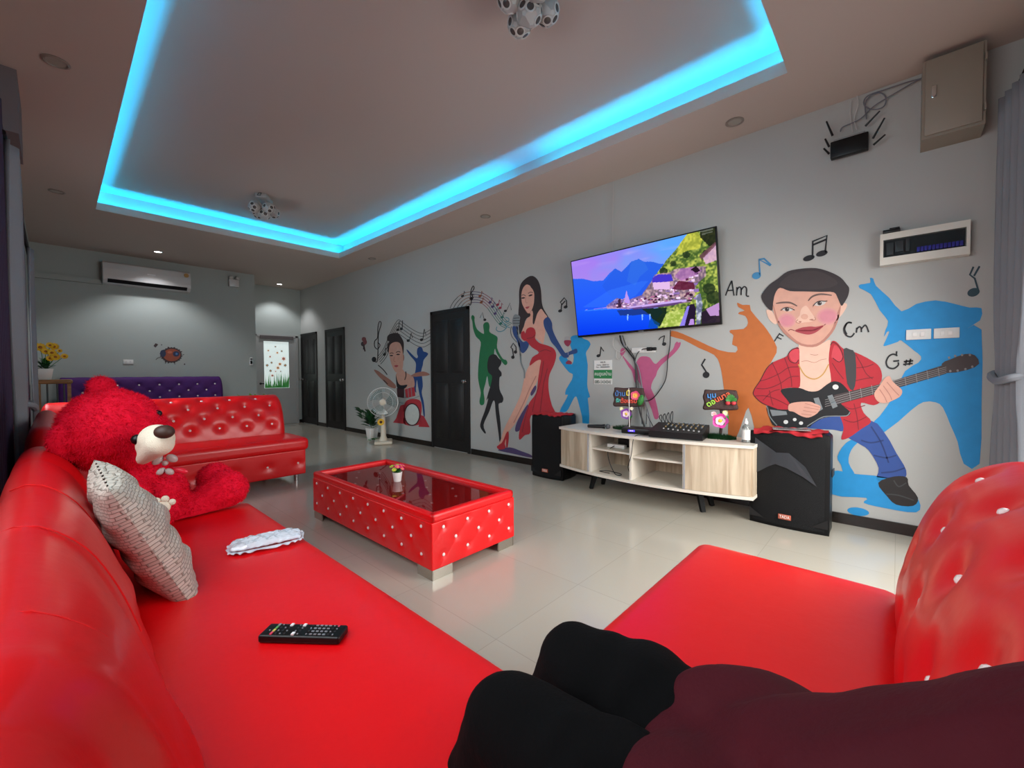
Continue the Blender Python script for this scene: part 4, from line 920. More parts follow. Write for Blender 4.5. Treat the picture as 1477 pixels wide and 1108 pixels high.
m = MB(); poly(m, 'L', [(545,620),(590,575),(620,590),(650,650),(655,720),(690,810),(740,900),(800,1000),(830,1012),(940,965),(962,990),(950,1020),(870,1040),(850,1070),(800,1075),(760,1040),(700,950),(640,880),(600,790),(560,710)], 5, 0); poly(m, 'L', [(165,690),(230,690),(235,800),(290,880),(330,870),(365,900),(350,960),(310,1010),(280,1015),(250,970),(215,860),(175,790)], 4, 0); strokes(m, 'L', [[(580,630),(620,700),(640,800),(700,900)], [(290,900),(300,960)]], 7, 6, 1); m.build('gloves', [pGLOVE, pNAVY], t)
m = MB(); poly(m, 'L', [(172,570),(200,540),(250,560),(262,620),(240,680),(180,685),(160,640)], 5, 0); strokes(m, 'L', [[(175,590),(250,585)], [(170,620),(255,618)], [(170,650),(248,650)]], 8, 6, 1); strokes(m, 'L', [[(210,680),(235,800),(250,950),(265,1080)]], 16, 4, 0); strokes(m, 'Z4', [[(556,480),(560,530),(577,575),(578,612)]], 8, 4, 0); strokes(m, 'L', [[(150,690),(140,750),(160,820),(215,885)]], 7, 4, 1); m.build('microphone', [pGREY, pGREYD], t)
m = MB(); poly(m, 'L', [(808,820),(870,820),(880,895),(845,940),(803,900)], 6, 1); poly(m, 'L', [(803,862),(880,862),(878,900),(845,938),(805,905)], 7, 0); strokes(m, 'L', [[(845,938),(848,1040)]], 6, 7, 1); strokes(m, 'Z4', [[(815,490),(815,522)]], 2, 6, 1); poly(m, 'Z4', [(798,528),(812,516),(828,524),(828,536),(802,536)], 6, 0); m.build('wine_glass', [pWINE, paint('glass_grey', 'a8a4a4')], t)

# --- painted drummer
t = painting('painted_drummer', 'painted young drummer behind a red drum kit, on wall behind the electric fan', 'wall painting', (590, 620))
m = MB(); poly(m, 'D', [(290,560),(330,540),(350,565),(400,590),(430,610),(445,680),(430,712),(390,705),(340,730),(280,690),(275,620),(265,595)], 1, 0)
poly(m, 'D', [(200,300),(270,280),(330,300),(335,400),(335,500),(320,550),(285,572),(255,555),(225,490),(205,400)], 2, 0)
poly(m, 'D', [(60,545),(100,555),(160,600),(215,640),(265,690),(260,720),(200,700),(150,650),(100,600)], 1, 1); poly(m, 'D', [(410,600),(450,575),(520,560),(570,575),(585,590),(560,600),(500,605),(440,610)], 2, 1)
disc(m, 'D', 225, 410, 16, 6, 4, 2); disc(m, 'D', 288, 400, 17, 6, 4, 2); strokes(m, 'D', [[(208,392),(228,385),(245,392)], [(268,382),(290,372),(310,380)]], 6, 4, 2); poly(m, 'D', [(250,508),(270,500),(292,506),(272,520)], 4, 3, 2); strokes(m, 'D', [[(252,420),(248,460),(265,470)]], 4, 3, 1); disc(m, 'D', 338, 430, 8, 30, 1, 1)
m.build('skin', [paint('skin_tan', 'c0917f'), paint('skin_tan_dark', '9a6a5c'), pHAIR, pLIP], t)
m = MB(); poly(m, 'D', [(188,270),(185,240),(200,215),(250,198),(290,205),(325,250),(342,300),(336,400),(325,340),(300,290),(250,285),(210,315),(200,380),(190,370),(186,310),(205,278)], 4, 0); m.build('hair', pHAIR, t)
m = MB(); poly(m, 'D', [(268,595),(285,660),(315,690),(375,685),(350,720),(300,722),(275,700)], 3, 0); strokes(m, 'D', [[(360,560),(362,600),(350,640)], [(100,500),(150,545),(185,590)], [(150,640),(190,680)]], 8, 3, 0); m.build('vest', pBLK, t)
m = MB(); poly(m, 'D', [(275,715),(345,722),(345,810),(282,800)], 3, 1, 0); poly(m, 'D', [(350,730),(400,712),(442,708),(450,790),(360,812)], 3, 0, 0); poly(m, 'D', [(350,860),(400,820),(490,830),(510,900),(500,1000),(490,1060),(350,1060),(340,950)], 2, 0)
poly(m, 'D', [(310,880),(345,870),(360,1055),(240,1040),(270,1000)], 2, 0, 0); poly(m, 'D', [(490,965),(530,980),(585,1085),(480,1080),(500,1000)], 2, 0, 0); disc(m, 'D', 420, 965, 76, 108, 4, 1); disc(m, 'D', 420, 965, 66, 97, 5, 2)
strokes(m, 'D', [[(340,800),(420,815),(490,790)], [(350,730),(360,812)], [(380,722),(388,806)], [(410,714),(418,800)], [(300,850),(340,860)]], 6, 4, 3); m.build('drum_kit', [pDRUM, paint('drum_dark', '3a1820'), paint('drum_skin', 'c4cbc6'), pGREY], t)

# --- staves and notes
def note(fr, heads, stems, label, px_, mt=None, wd=6, head=(11, 8), layer=3, m_=None):
    m = MB()
    for (u, v) in heads: disc(m, fr, u, v, head[0], head[1], layer, 0, -.3)
    for L_ in stems: strokes(m, fr, [L_], wd, layer, 0, 0)
    one('painted_note', label, 'painted music note', m, mt or pINK, px_, 'painted music notes')
m = MB()
base = [(95,420),(150,350),(200,230),(250,130),(290,75),(330,100),(400,150),(470,190),(530,200),(602,160)]
for k, (dx, dy) in enumerate(((0, 0), (0, 30), (0, 62), (4, 95), (8, 130))): strokes(m, 'D', [[(u+dx*(.5 if u < 250 else 0)+(k*6 if u < 260 else 0), v+dy*(.55 if u < 260 else 1)) for u, v in base]], 4.5, 0, 0)
strokes(m, 'D', [[(60,445),(75,470),(95,450),(100,300),(105,200),(130,110),(112,92),(98,150),(95,240),(68,275),(68,325),(95,350),(118,312),(95,285)]], 8, 2, 0); disc(m, 'D', 62, 447, 22, 25, 2, 0)
for (u, v) in ((285, 168), (318, 160), (383, 270), (508, 262), (160, 400)): disc(m, 'D', u, v, 15, 13, 2, 0, -.3)
for L_ in ([(292,168),(300,90),(330,80),(326,160)], [(395,268),(412,195),(424,245)], [(520,262),(535,160),(550,215)], [(165,398),(175,340)]): strokes(m, 'D', [L_], 7, 2, 0, 0)
one('painted_stave', 'black painted music stave with treble clef flowing above the painted drummer', 'wall painting', m, pINK, (565, 500))
m = MB()
cols = [0, 0, 1, 2, 3, 4, 5, 5]
arc = [(100,495),(150,400),(230,310),(320,255),(430,230),(540,235),(640,262),(730,320),(810,400),(870,500),(930,600),(1000,690),(1090,740)]
for k in range(5):
    P = []
    for i, (u, v) in enumerate(arc):
        f = i/(len(arc)-1); off = 52*k*(1-.45*f); a = 1.2*PI-f*1.05*PI
        cxx, cyy = 470, 620
        d = Vector((cxx-u, cyy-v)).normalized() if f < .55 else Vector((-.75, .66)); P.append((u+d.x*off, v+d.y*off))
    for i in range(0, len(P)-1, 2):
        strokes(m, 'S', [P[i:i+3]], 9, 0, min(4, i//2), 5)
m2 = [(300, 300, 0), (435, 340, 0), (580, 300, 1), (600, 400, 1), (740, 400, 2), (780, 470, 2), (860, 440, 3), (820, 580, 2), (900, 490, 3), (930, 640, 4), (910, 740, 4)]
for (u, v, c) in m2: disc(m, 'S', u, v, 26, 20, 2, c, -.4); strokes(m, 'S', [[(u+18, v), (u+28, v-80), (u+48, v-50)]], 9, 2, c, 0)
strokes(m, 'S', [[(400,430),(430,440),(445,340),(425,300),(440,200),(470,140),(485,180),(440,260),(470,330),(430,370)]], 14, 2, 0)
strokes(m, 'S', [[(850,790),(840,840),(890,870),(960,850),(1010,790)], [(985,640),(1040,660),(1030,710),(985,700)], [(930,700),(1000,780),(1060,810)]], 11, 1, 5)
one('painted_stave', 'painted rainbow arch of music stave and notes rising over the large dark door', 'wall painting', m, [pINK, paint('rust', '8a5236'), paint('plum', '4c3a6a'), paint('crimson', '962d45'), paint('sea_green', '1e6a5e'), pTEAL], (690, 440))
note('S', [(985, 538)], [[(1000,538),(1062,410),(1080,525)]], 'small black painted music note left of the singer head, by the microphone', (729, 448), None, 9, (24, 20))
note('S', [(657, 680)], [[(645,670),(618,560),(580,650)]], 'small black painted music note above the green silhouette head', (700, 460), None, 9, (24, 20))
note('Z4', [(516, 500), (530, 472)], [[(520,500),(514,455),(505,448),(518,425),(533,445),(533,470)]], 'black painted twin music note between the girl and the microphone stand', (740, 510), None, 6, (9, 9))
note('Z4', [(768, 253), (797, 232)], [[(773,252),(776,215),(768,208),(790,183),(802,200),(802,230)], [(775,222),(795,200)]], 'black painted twin music note between the singer and the television', (812, 440), None, 6, (11, 8))
note('Z4', [(972, 492)], [[(980,492),(986,444),(1000,468)]], 'black painted music note above the green notice', (866, 505), None, 6, (11, 8))
note('P', [(823, 278)], [[(805,270),(830,150)], [(740,215),(765,180),(830,150)]], 'black painted music note just beneath the television and right of the socket', (957, 490), None, 14, (33, 26))
note('Z5', [(757, 765)], [[(765,762),(735,715),(752,685)]], 'black painted music note between pink figure and orange figure', (1018, 530), None, 8, (17, 16))
note('Z7', [(80, 965), (136, 945)], [[(96,962),(97,893),(158,868),(150,942)], [(98,908),(156,884)]], 'black painted twin music note above the guitarist head', (1182, 352), None, 8, (26, 12))
note('Z6', [(142, 132)], [[(156,130),(152,68),(198,92)], [(152,68),(172,64),(200,90)]], 'blue painted music note left of the guitarist hair', (1096, 388), paint('note_blue', '3f86b4'), 7, (18, 14))
note('R6', [(495, 147)], [[(515,140),(500,90),(480,75),(495,42)], [(497,80),(520,40)]], 'dark painted music note near the curtain, right of the breaker unit', (1405, 410), paint('note_dark_teal', '26424c'), 8, (26, 17))
def letter(lines, fr, wd, label, px_, ls=4):
    m = MB()
    for L_ in lines: strokes(m, fr, [L_], wd, 3, 0, ls)
    one('painted_letters', label, 'painted chord letters', m, pINK, px_, 'painted chord letters')
letter([[(18,212),(30,180),(43,152)], [(43,152),(47,180),(52,212)], [(26,192),(50,190)], [(62,212),(64,185),(62,178)], [(63,190),(72,178),(80,184),(80,210)], [(80,190),(92,176),(102,184),(102,212),(112,214)]], 'Z6', 5.5, 'black painted chord letters Am above the orange silhouette', (1062, 416))
letter([[(213,395),(235,362)], [(233,364),(250,374)], [(224,378),(242,386)]], 'Z6', 4.5, 'black painted chord letter F beside the guitarist chin', (1122, 487))
letter([[(520,322),(500,320),(490,345),(500,370),(522,376),(533,362)]], 'Z6', 9, 'black painted chord letters Cm right of the guitarist chin, first letter', (1224, 475)) if False else None
letter([[(520,320),(503,322),(491,345),(500,370),(520,376),(533,362)], [(523,321),(506,320),(494,345),(503,367)], [(541,360),(543,340)], [(543,345),(553,336),(560,342),(561,358)], [(561,345),(575,330),(583,338),(590,358)]], 'Z6', 6, 'black painted chord letters Cm right of the guitarist chin', (1233, 475))
letter([[(705,452),(688,446),(670,455),(660,478),(668,498),(690,503),(708,490),(708,478)], [(688,474),(712,472)], [(700,450),(702,434)], [(742,468),(736,492)], [(758,464),(752,490)], [(730,476),(768,472)], [(728,487),(766,483)]], 'Z6', 6.5, 'black painted chord letters G# above the guitar neck', (1298, 522))

# --- orange splat and small pieces on the back wall, small decoration on the mural wall
FR_['Q'] = (215, 480, .05755)
m = MB(); P = []
for i in range(44):
    a = 2*PI*i/44; rr = 1+(.16*random.random() if i % 2 else -.05); P.append((560+265*rr*math.cos(a), 560+195*rr*math.sin(a)))
poly(m, 'Q', P, 0, 0, 0, 'b'); disc(m, 'Q', 570, 560, 215, 155, 1, 1, 0, 'b'); disc(m, 'Q', 350, 520, 75, 90, 2, 2, 0, 'b'); disc(m, 'Q', 680, 530, 85, 70, 2, 2, 0, 'b'); disc(m, 'Q', 690, 530, 30, 28, 3, 3, 0, 'b'); disc(m, 'Q', 520, 490, 60, 30, 2, 4, 0, 'b')
poly(m, 'Q', [(110,330),(165,262),(230,295),(160,375)], 0, 0, 0, 'b'); disc(m, 'Q', 890, 790, 18, 18, 0, 0, 0, 'b'); disc(m, 'Q', 315, 305, 14, 14, 0, 0, 0, 'b')
strokes(m, 'Q', [[(300,620),(220,630),(170,680)], [(830,560),(880,545)], [(430,740),(400,780)], [(640,760),(650,800)]], 14, 0, 0, 4, 'b')
one('painted_splat', 'small orange painted splat with blue patches on the back wall above purple sofa', 'wall painting', m, [paint('splat_dark', '3b2a2c'), paint('splat_orange', '96472f'), paint('splat_navy', '26304e'), paint('splat_blue', '3d6ea6'), paint('splat_light', 'b8654a')], (250, 512), None, 'b')
m = MB(); FR_['K'] = (330, 350, .27069)
disc(m, 'K', 720, 515, 12, 12, 1, 0); disc(m, 'K', 716, 540, 12, 13, 1, 1); disc(m, 'K', 726, 530, 10, 14, 2, 0); strokes(m, 'K', [[(720,550),(718,570)], [(720,552),(726,580)]], 7, 1, 1)
one('painted_figure', 'tiny dark red painted figure on the wall left of the drummer, near the dark doors', 'wall painting', m, [paint('tiny_red', '7a4044'), paint('tiny_dark', '3f2f38')], (525, 500))

# ------------------------------------------------------------------ television
TL_, TR_, BL_, BR_ = on(822, 377, 0, 3.62), on(1032, 326, 0, 3.62), on(834, 487, 0, 3.735), on(1042, 468, 0, 3.735)
cT = (TL_+TR_)/2; cB = (BL_+BR_)/2; c = (cT+cB)/2; wv = ((TR_-TL_)+(BR_-BL_))/2; Wt = wv.length; hv = cT-cB; Ht = hv.length
ex = wv.normalized(); ez = (hv-ex*hv.dot(ex)).normalized(); en = ez.cross(ex)
if en.x > 0: en = -en
TVM = Matrix(((ex.x, ez.x, en.x, c.x), (ex.y, ez.y, en.y, c.y), (ex.z, ez.z, en.z, c.z), (0, 0, 0, 1)))
t = thing('television', 'large flat television on the mural wall showing a lakeside village below mountains', 'television', c)
m = MB(); m.box((0, 0, -.014), (Wt, Ht, .026), 0, .003, TVM); m.box((0, -.06, -.036), (Wt*.62, Ht*.6, .03), 0, .01, TVM); m.build('case', BLACK, t)
m = MB(); m.box((0, -.05, -.055), (.35, .3, .01), 0, 0, TVM); m.b2((XW-.02, c.y-.2, c.z-.12), (XW, c.y+.2, c.z+.12)); m.box((.14, .12, -.075), (.03, .12, .045), 0, 0, TVM); m.box((-.14, .12, -.075), (.03, .12, .045), 0, 0, TVM); m.build('wall_bracket', DBLACK, t)
m = MB(); m.box((0, -Ht/2+.007, 0), (.05, .005, .0016), 0, 0, TVM); m.build('logo', GREYC, t)
GX, GY = 300, 168
def inpoly(x, y, P):
    r = np.zeros(x.shape, bool); n = len(P)
    for i in range(n):
        x1, y1 = P[i]; x2, y2 = P[(i+1) % n]
        cnd = ((y1 > y) != (y2 > y)) & (x < (x2-x1)*(y-y1)/((y2-y1) or 1e-9)+x1); r ^= cnd
    return r
U, V = np.meshgrid((np.arange(GX)+.5)/GX, (np.arange(GY)+.5)/GY, indexing='ij')
q0, q1, q2, q3 = (38, 370), (1372, 68), (1420, 950), (115, 1065)
def homog(src, dst):
    A = []; b = []
    for (x, y), (X, Y) in zip(src, dst): A += [[x, y, 1, 0, 0, 0, -X*x, -X*y], [0, 0, 0, x, y, 1, -Y*x, -Y*y]]; b += [X, Y]
    return np.append(np.linalg.solve(np.array(A, float), np.array(b, float)), 1).reshape(3, 3)
Hm = homog([(0, 0), (1, 0), (1, 1), (0, 1)], [q0, q1, q2, q3]); dn = Hm[2, 0]*U+Hm[2, 1]*V+1; ZX = (Hm[0, 0]*U+Hm[0, 1]*V+Hm[0, 2])/dn; ZY = (Hm[1, 0]*U+Hm[1, 1]*V+Hm[1, 2])/dn
def nz(sx, sy, seed):
    r = np.random.default_rng(seed); g = r.random((int(GX/sx)+3, int(GY/sy)+3)); a = np.arange(GX)/sx; b = np.arange(GY)/sy; i = a.astype(int); j = b.astype(int); fa = (a-i)[:, None]; fb = (b-j)[None]
    return g[np.ix_(i, j)]*(1-fa)*(1-fb)+g[np.ix_(i+1, j)]*fa*(1-fb)+g[np.ix_(i, j+1)]*(1-fa)*fb+g[np.ix_(i+1, j+1)]*fa*fb
def rgb(h): return np.array([int(h[i:i+2], 16)/255 for i in (0, 2, 4)])
def mixc(a, b, t): return rgb(a)*(1-t[..., None])+rgb(b)*t[..., None]
fx = np.clip((ZX-40)/1000, 0, 1); n1 = nz(26, 14, 1)
IM = mixc('9d78e6', '5aa0f4', np.clip(fx*1.25-.15+(n1-.5)*.5, 0, 1)); lowsky = np.clip((ZY-(330-.1*ZX))/250, 0, 1); IM = IM*(1-.45*lowsky[..., None])+rgb('a58be0')*.45*lowsky[..., None]
cl = np.clip(nz(34, 9, 5)*1.8-1.0, 0, 1)*np.clip(1-abs(ZY-300)/170, 0, 1); IM = IM*(1-.5*cl[..., None])+rgb('d9b8ea')*.5*cl[..., None]
def put(P, col, a=1., noise_=None, col2=None):
    global IM
    k = inpoly(ZX, ZY, P); cc = rgb(col)[None] if noise_ is None else (rgb(col)*(1-noise_[k][:, None])+rgb(col2)*noise_[k][:, None])
    IM[k] = IM[k]*(1-a)+cc*a
mt = [(40,530),(150,530),(250,555),(340,548),(400,480),(450,436),(510,470),(560,420),(600,375),(670,350),(720,378),(790,378),(870,400),(960,400),(960,640),(700,700),(380,800),(40,840)]
k = inpoly(ZX, ZY, mt); g = np.clip((ZY-360)/470, 0, 1); IM[k] = mixc('2f6ae0', '1f52f6', g)[k]
put([(450,436),(510,470),(560,420),(600,375),(670,350),(720,378),(790,378),(870,400),(960,400),(960,640),(700,700),(560,720),(440,740),(360,640),(330,600)], '2456d8', .5); put([(600,375),(670,350),(720,378),(760,450),(680,520),(640,600),(560,560)], '3a78dc', .35)
put([(150,800),(400,640),(700,560),(760,560),(640,700),(380,800)], '3a7cf8', .35)
lk = [(40,835),(380,808),(560,822),(780,815),(900,815),(900,1010),(110,1070),(40,1080)]; k = inpoly(ZX, ZY, lk); g = np.clip((ZY-800)/260, 0, 1); IM[k] = mixc('1c5cf0', '0637e6', g)[k]
put([(170,828),(560,800),(560,812),(170,836)], '4c92ff', .6)
hn = nz(3, 3, 8)*.55+nz(9, 9, 9)*.45; hn = np.clip((hn-.35)*2.6, 0, 1)
put([(1130,110),(1200,80),(1400,50),(1440,960),(850,1000),(830,930),(900,850),(740,720),(700,690),(800,560),(850,470),(940,350),(1020,260),(1060,200)], '46602c', 1, hn, 'b9c25a')
put([(1060,200),(1130,110),(1200,80),(1260,180),(1230,260),(1120,280),(1010,330)], 'd6cf45', .55); put([(1230,70),(1400,50),(1400,230),(1320,240),(1240,160)], '1d2018', .85)
for (x, y, r) in ((1110,320,36),(1210,540,26),(900,470,40),(1320,640,60),(1360,720,70),(1290,880,70),(990,400,30),(1290,300,30)): put([(x+r*math.cos(a), y+r*.9*math.sin(a)) for a in [k*PI/5 for k in range(10)]], '1f2c1c', .75)
put([(700,690),(790,560),(820,500),(960,480),(1010,450),(1200,430),(1290,430),(1290,520),(1200,600),(1190,690),(1150,760),(900,800),(600,820),(380,815),(370,790),(470,715),(560,740)], '7a5a80', .8, hn, 'c79ab8')
rr = np.random.default_rng(11)
for i in range(150):
    tt = rr.random(); x = 440+760*tt; lo = 800-60*tt; hi_ = 720-250*max(0, tt-.35)/.65; y = lo-(lo-hi_)*rr.random(); w_ = rr.uniform(14, 46)*(.6+.5*tt); h_ = rr.uniform(8, 24)*(.6+.5*tt)
    col = ['dcb6e2', 'e6c6e8', 'c48fb4', '5a2a4a', '3a2138', 'b06a92', '8d6fb0', 'f0dcf4'][rr.integers(8)]; put([(x, y), (x+w_, y-w_*.12), (x+w_, y+h_), (x, y+h_)], col)
put([(795,575),(800,530),(850,500),(970,500),(990,560),(900,572)], '4434c0'); put([(800,575),(960,570),(960,640),(810,640)], 'd9b4e0'); put([(1000,520),(1060,450),(1200,430),(1250,470),(1180,520),(1060,560)], 'a66ab0', .7); put([(1150,460),(1200,425),(1240,470),(1200,490)], '241420'); put([(980,640),(1040,560),(1180,580),(1190,640),(1080,650)], '5c1c34', .9); put([(1260,350),(1390,200),(1395,370),(1290,410)], 'dcaad8', .8); put([(1230,330),(1390,190),(1392,225),(1250,370)], '6b4150', .8)
put([(560,800),(1110,735),(1115,757),(640,822)], 'c2a4e6'); put([(600,812),(1110,755),(1000,790),(640,830)], '50306a', .8); put([(540,760),(548,690),(558,640),(570,690),(592,745),(590,770)], 'b692e6'); put([(480,740),(500,715),(515,800),(480,810)], '3c2440')
put([(470,830),(780,815),(780,880),(720,870),(640,880),(500,880)], '1d2f6a', .75); put([(700,820),(930,810),(930,900),(870,985),(820,960),(780,880)], '16281c', .95); put([(780,900),(870,960),(850,1000),(760,1000)], '0d4fa0', .6)
for x in (565, 700, 770): put([(x, 870), (x+14, 870), (x+10, 925), (x+3, 925)], '9fd2ff', .8)
put([(930,860),(1100,820),(1060,980),(870,990)], '9fb64a', .9, hn, 'd8e08a'); put([(1060,985),(1130,790),(1180,775),(1200,820),(1190,975)], '241830'); put([(1050,985),(1120,800),(1140,800),(1095,985)], '8a7ae0'); put([(1130,985),(1150,920),(1180,920),(1185,975)], 'b48ad8')
put([(1200,700),(1240,680),(1260,780),(1240,970),(1205,970)], '6b6f94', .9, hn, 'd8dcf0'); put([(1250,860),(1430,760),(1440,960),(1250,975)], '281a30', .9); put([(1290,830),(1410,770),(1412,890),(1330,890)], 'c79ad6', .9)
for x, y, ww in ((1235, 98, 120), (1255, 122, 95)): put([(x, y), (x+ww, y-24), (x+ww, y-10), (x, y+14)], '8a8f88', .5)
xs = np.linspace(-Wt/2+.011, Wt/2-.011, GX+1); ys = np.linspace(Ht/2-.011, -Ht/2+.020, GY+1)
m = MB(); m.v = [TVM @ Vector((x, y, .0006)) for x in xs for y in ys]
m.f = [[i*(GY+1)+j, (i+1)*(GY+1)+j, (i+1)*(GY+1)+j+1, i*(GY+1)+j+1] for i in range(GX) for j in range(GY)]; m.mi = [0]*len(m.f); m.sm = [False]*len(m.f)
sm_ = bpy.data.materials.new('tv_picture'); sm_.use_nodes = True; nt = sm_.node_tree; nt.nodes.clear(); e_ = nt.nodes.new('ShaderNodeEmission'); a_ = nt.nodes.new('ShaderNodeVertexColor'); a_.layer_name = 'picture'; o_ = nt.nodes.new('ShaderNodeOutputMaterial')
nt.links.new(a_.outputs[0], e_.inputs[0]); nt.links.new(e_.outputs[0], o_.inputs[0]); e_.inputs[1].default_value = 1.15
so = m.build('screen', sm_, t); ca = so.data.color_attributes.new('picture', 'FLOAT_COLOR', 'CORNER')
flat = np.clip(IM, 0, 1).reshape(-1, 3); linc = np.where(flat <= .04045, flat/12.92, ((flat+.055)/1.055)**2.4)
buf = np.ones((len(flat), 4, 4)); buf[:, :, :3] = linc[:, None, :]; ca.data.foreach_set('color', buf.ravel())

# cables and sockets below the television
def cable(name, pts, r, mt, label, group=None):
    m = MB(); m.tube(catmull(pts, 6), r, 0, 6); o = m.build(name, mt, loc=pts[0]); tag(o, label, 'cable', group); return o
W_ = lambda x, y, d=.012: on(x, y, 0, XW-d)
cable('cable', [W_(894,484,.05), W_(897,495), W_(907,508), W_(915,520), W_(917,535), W_(918,560), W_(922,590,.03), W_(930,618,.05)], .008, CABLE, 'thick black cable falling from the television past the pink figure, leftmost')
cable('cable', [W_(896,484,.05), W_(901,500), W_(914,518), W_(922,535), W_(928,570), W_(936,600,.03), W_(938,620,.05)], .006, GCABLE, 'grey cable curving down beside the thick black one under the television')
cable('cable', [W_(898,484,.05), W_(903,498), W_(915,516), W_(919,540), W_(924,580), W_(926,612,.05)], .004, CABLE, 'thin black cable in the middle of the bundle under the television')
cable('cable', [W_(967,476,.05), W_(966,500), W_(963,518), W_(962,535), W_(959,550), W_(950,565), W_(940,576), W_(930,578), W_(922,570)], .004, CABLE, 'long thin black cable hanging alone from right part of television')
cable('cable', [W_(886,486,.05), W_(884,494), W_(886,502), W_(891,506), W_(897,508), W_(903,502), W_(904,490,.03)], .0025, WCABLE, 'thin pale cable loop at the raised left pink hand')
cable('cable', [W_(916,519), W_(920,509), W_(927,504), W_(934,503,.03)], .004, CABLE, 'short black plug cable reaching the socket plate under television')
cable('cable', [W_(890,506), W_(889,515), W_(894,519), W_(899,512)], .0025, WCABLE, 'small pale cable curl below the raised left pink hand')
cable('cable', [on(884,360,0,XW-.012), on(884,310,0,XW-.012), on(885,262,0,XW-.012)], .0025, WCABLE, 'thin pale cable running up the wall above the television')
def plate(name, x0, y0, x1, y1, label, n=2, group='switch plates'):
    a = on(x0, y0, 0, XW-.01); b = on(x1, y1, 0, XW-.01); c = (a+b)/2; w_ = abs(a.y-b.y); h = abs(a.z-b.z)
    t = thing(name, label, 'switch plate', (XW, c.y, c.z), 0, group)
    m = MB(); m.box((XW-.005, c.y, c.z), (.010, w_, h), 0, .002); m.build('plate', WHITE, t)
    for i in range(n):
        m = MB(); m.box((XW-.012, c.y+w_*((i+.5)/n-.5)*.62, c.z), (.006, w_*.17, h*.42), 0, .001); m.build('rocker', POTW, t)
plate('socket_plate', 911, 502, 945, 508, 'pale double socket plate with plug beneath the television', 2)
m = MB(); c = on(937, 503.5, 0, XW-.025); m.box(c, (.03, .05, .035), 0, .005); m.box(c+Vector((0, -.045, 0)), (.03, .035, .03), 0, .005); tag(m.build('power_plug', BLACK, loc=c), 'black power plug pushed into the socket plate beneath the television', 'plug')
plate('switch_plate', 1307, 476, 1343, 489, 'white switch plate on the blue silhouette, the one nearer the guitarist', 2)
plate('switch_plate', 1347, 474, 1384, 487, 'white switch plate on the blue silhouette, the one nearer the curtain', 2)
# notice
a = on(857, 520, 0, XW-.006); b = on(882.5, 554.5, 0, XW-.006); t = thing('notice_board', 'small white and green caretaker phone notice on the wall left of the carved signs', 'notice', (XW-.002, (a.y+b.y)/2, (a.z+b.z)/2))
Wn, Hn = a.y-b.y, a.z-b.z; cy_, cz_ = (a.y+b.y)/2, (a.z+b.z)/2
m = MB(); m.box((XW-.003, cy_, cz_), (.005, Wn, Hn), 0); m.box((XW-.0062, cy_, cz_-.02), (.002, Wn+.004, Hn*.36), 1); m.build('board', [WHITE, mat('notice_green', '1c7d45', .5)], t)
NM = lambda y, z: Matrix(((0, 0, -1, XW-.0075), (-1, 0, 0, y), (0, 1, 0, z), (0, 0, 0, 1)))
for txt, sz, dz, mt_, wd_ in (('คนดูแลบ้าน', .05, -.018, POTW, Wn*.92), ('080-5434341', .05, -Hn*.41, mat('ink_green', '1e4a32', .6), Wn*.9), ('WI-FI', .026, Hn*.41, mat('ink_grey', '41434a', .6), None), ('Name : 0000 0 0', .021, Hn*.30, mat('ink_grey', '41434a', .6), None), ('Pass : 0000000000', .021, Hn*.21, mat('ink_grey', '41434a', .6), None)):
    m = MB(); text_mb(m, txt, sz, NM(cy_, cz_+dz), 0, .0003, 0, True, wd_); m.build('lettering', mt_, t)

# ------------------------------------------------------------------ television stand
t = thing('tv_stand', 'long bow-fronted pale oak media cabinet on angled black legs below the television', 'media cabinet', (3.45, 1.57, 0))
ya, yb, xb, zt, zb = .738, 2.405, 3.66, .572, .185
def fx_(y, off=0): u = (y-ya)/(yb-ya)*2-1; return 3.305-.135*(1-u*u)+off
def slab(z0, z1, off, y0=ya, y1=yb, n=22, back=xb):
    m = MB(); vs = []
    for i in range(n+1):
        y = y0+(y1-y0)*i/n
        for z in (z0, z1): vs += [(fx_(y, off), y, z), (back, y, z)]
    fs = []
    for i in range(n):
        a = 4*i; b = a+4; fs += [[a, a+1, b+1, b], [a+2, b+2, b+3, a+3], [a, b, b+2, a+2], [a+1, a+3, b+3, b+1]]
    fs += [[0, 2, 3, 1], [4*n, 4*n+1, 4*n+3, 4*n+2]]; m.add(vs, fs); return m
slab(zt-.022, zt, -.02).build('top', WOODE, t); slab(zb, zb+.022, -.012).build('bottom', WOODE, t)
m = MB(); m.b2((xb-.012, ya, zb), (xb, yb, zt-.02)); m.build('back_panel', WOODV, t)
for y in (ya+.012, 1.19, 1.61, 2.02, yb-.012):
    m = MB(); m.b2((fx_(y, .012), y-.009, zb+.02), (xb-.012, y+.009, zt-.02)); m.build('divider', WOODE if ya+.02 < y < yb-.02 else WOODV, t)
slab((zt+zb)/2+.01, (zt+zb)/2+.025, .03, 1.20, 1.60, 8).build('shelf', WOODE, t); slab((zt+zb)/2+.03, (zt+zb)/2+.045, .03, 1.62, 2.01, 8).build('shelf', WOODE, t)
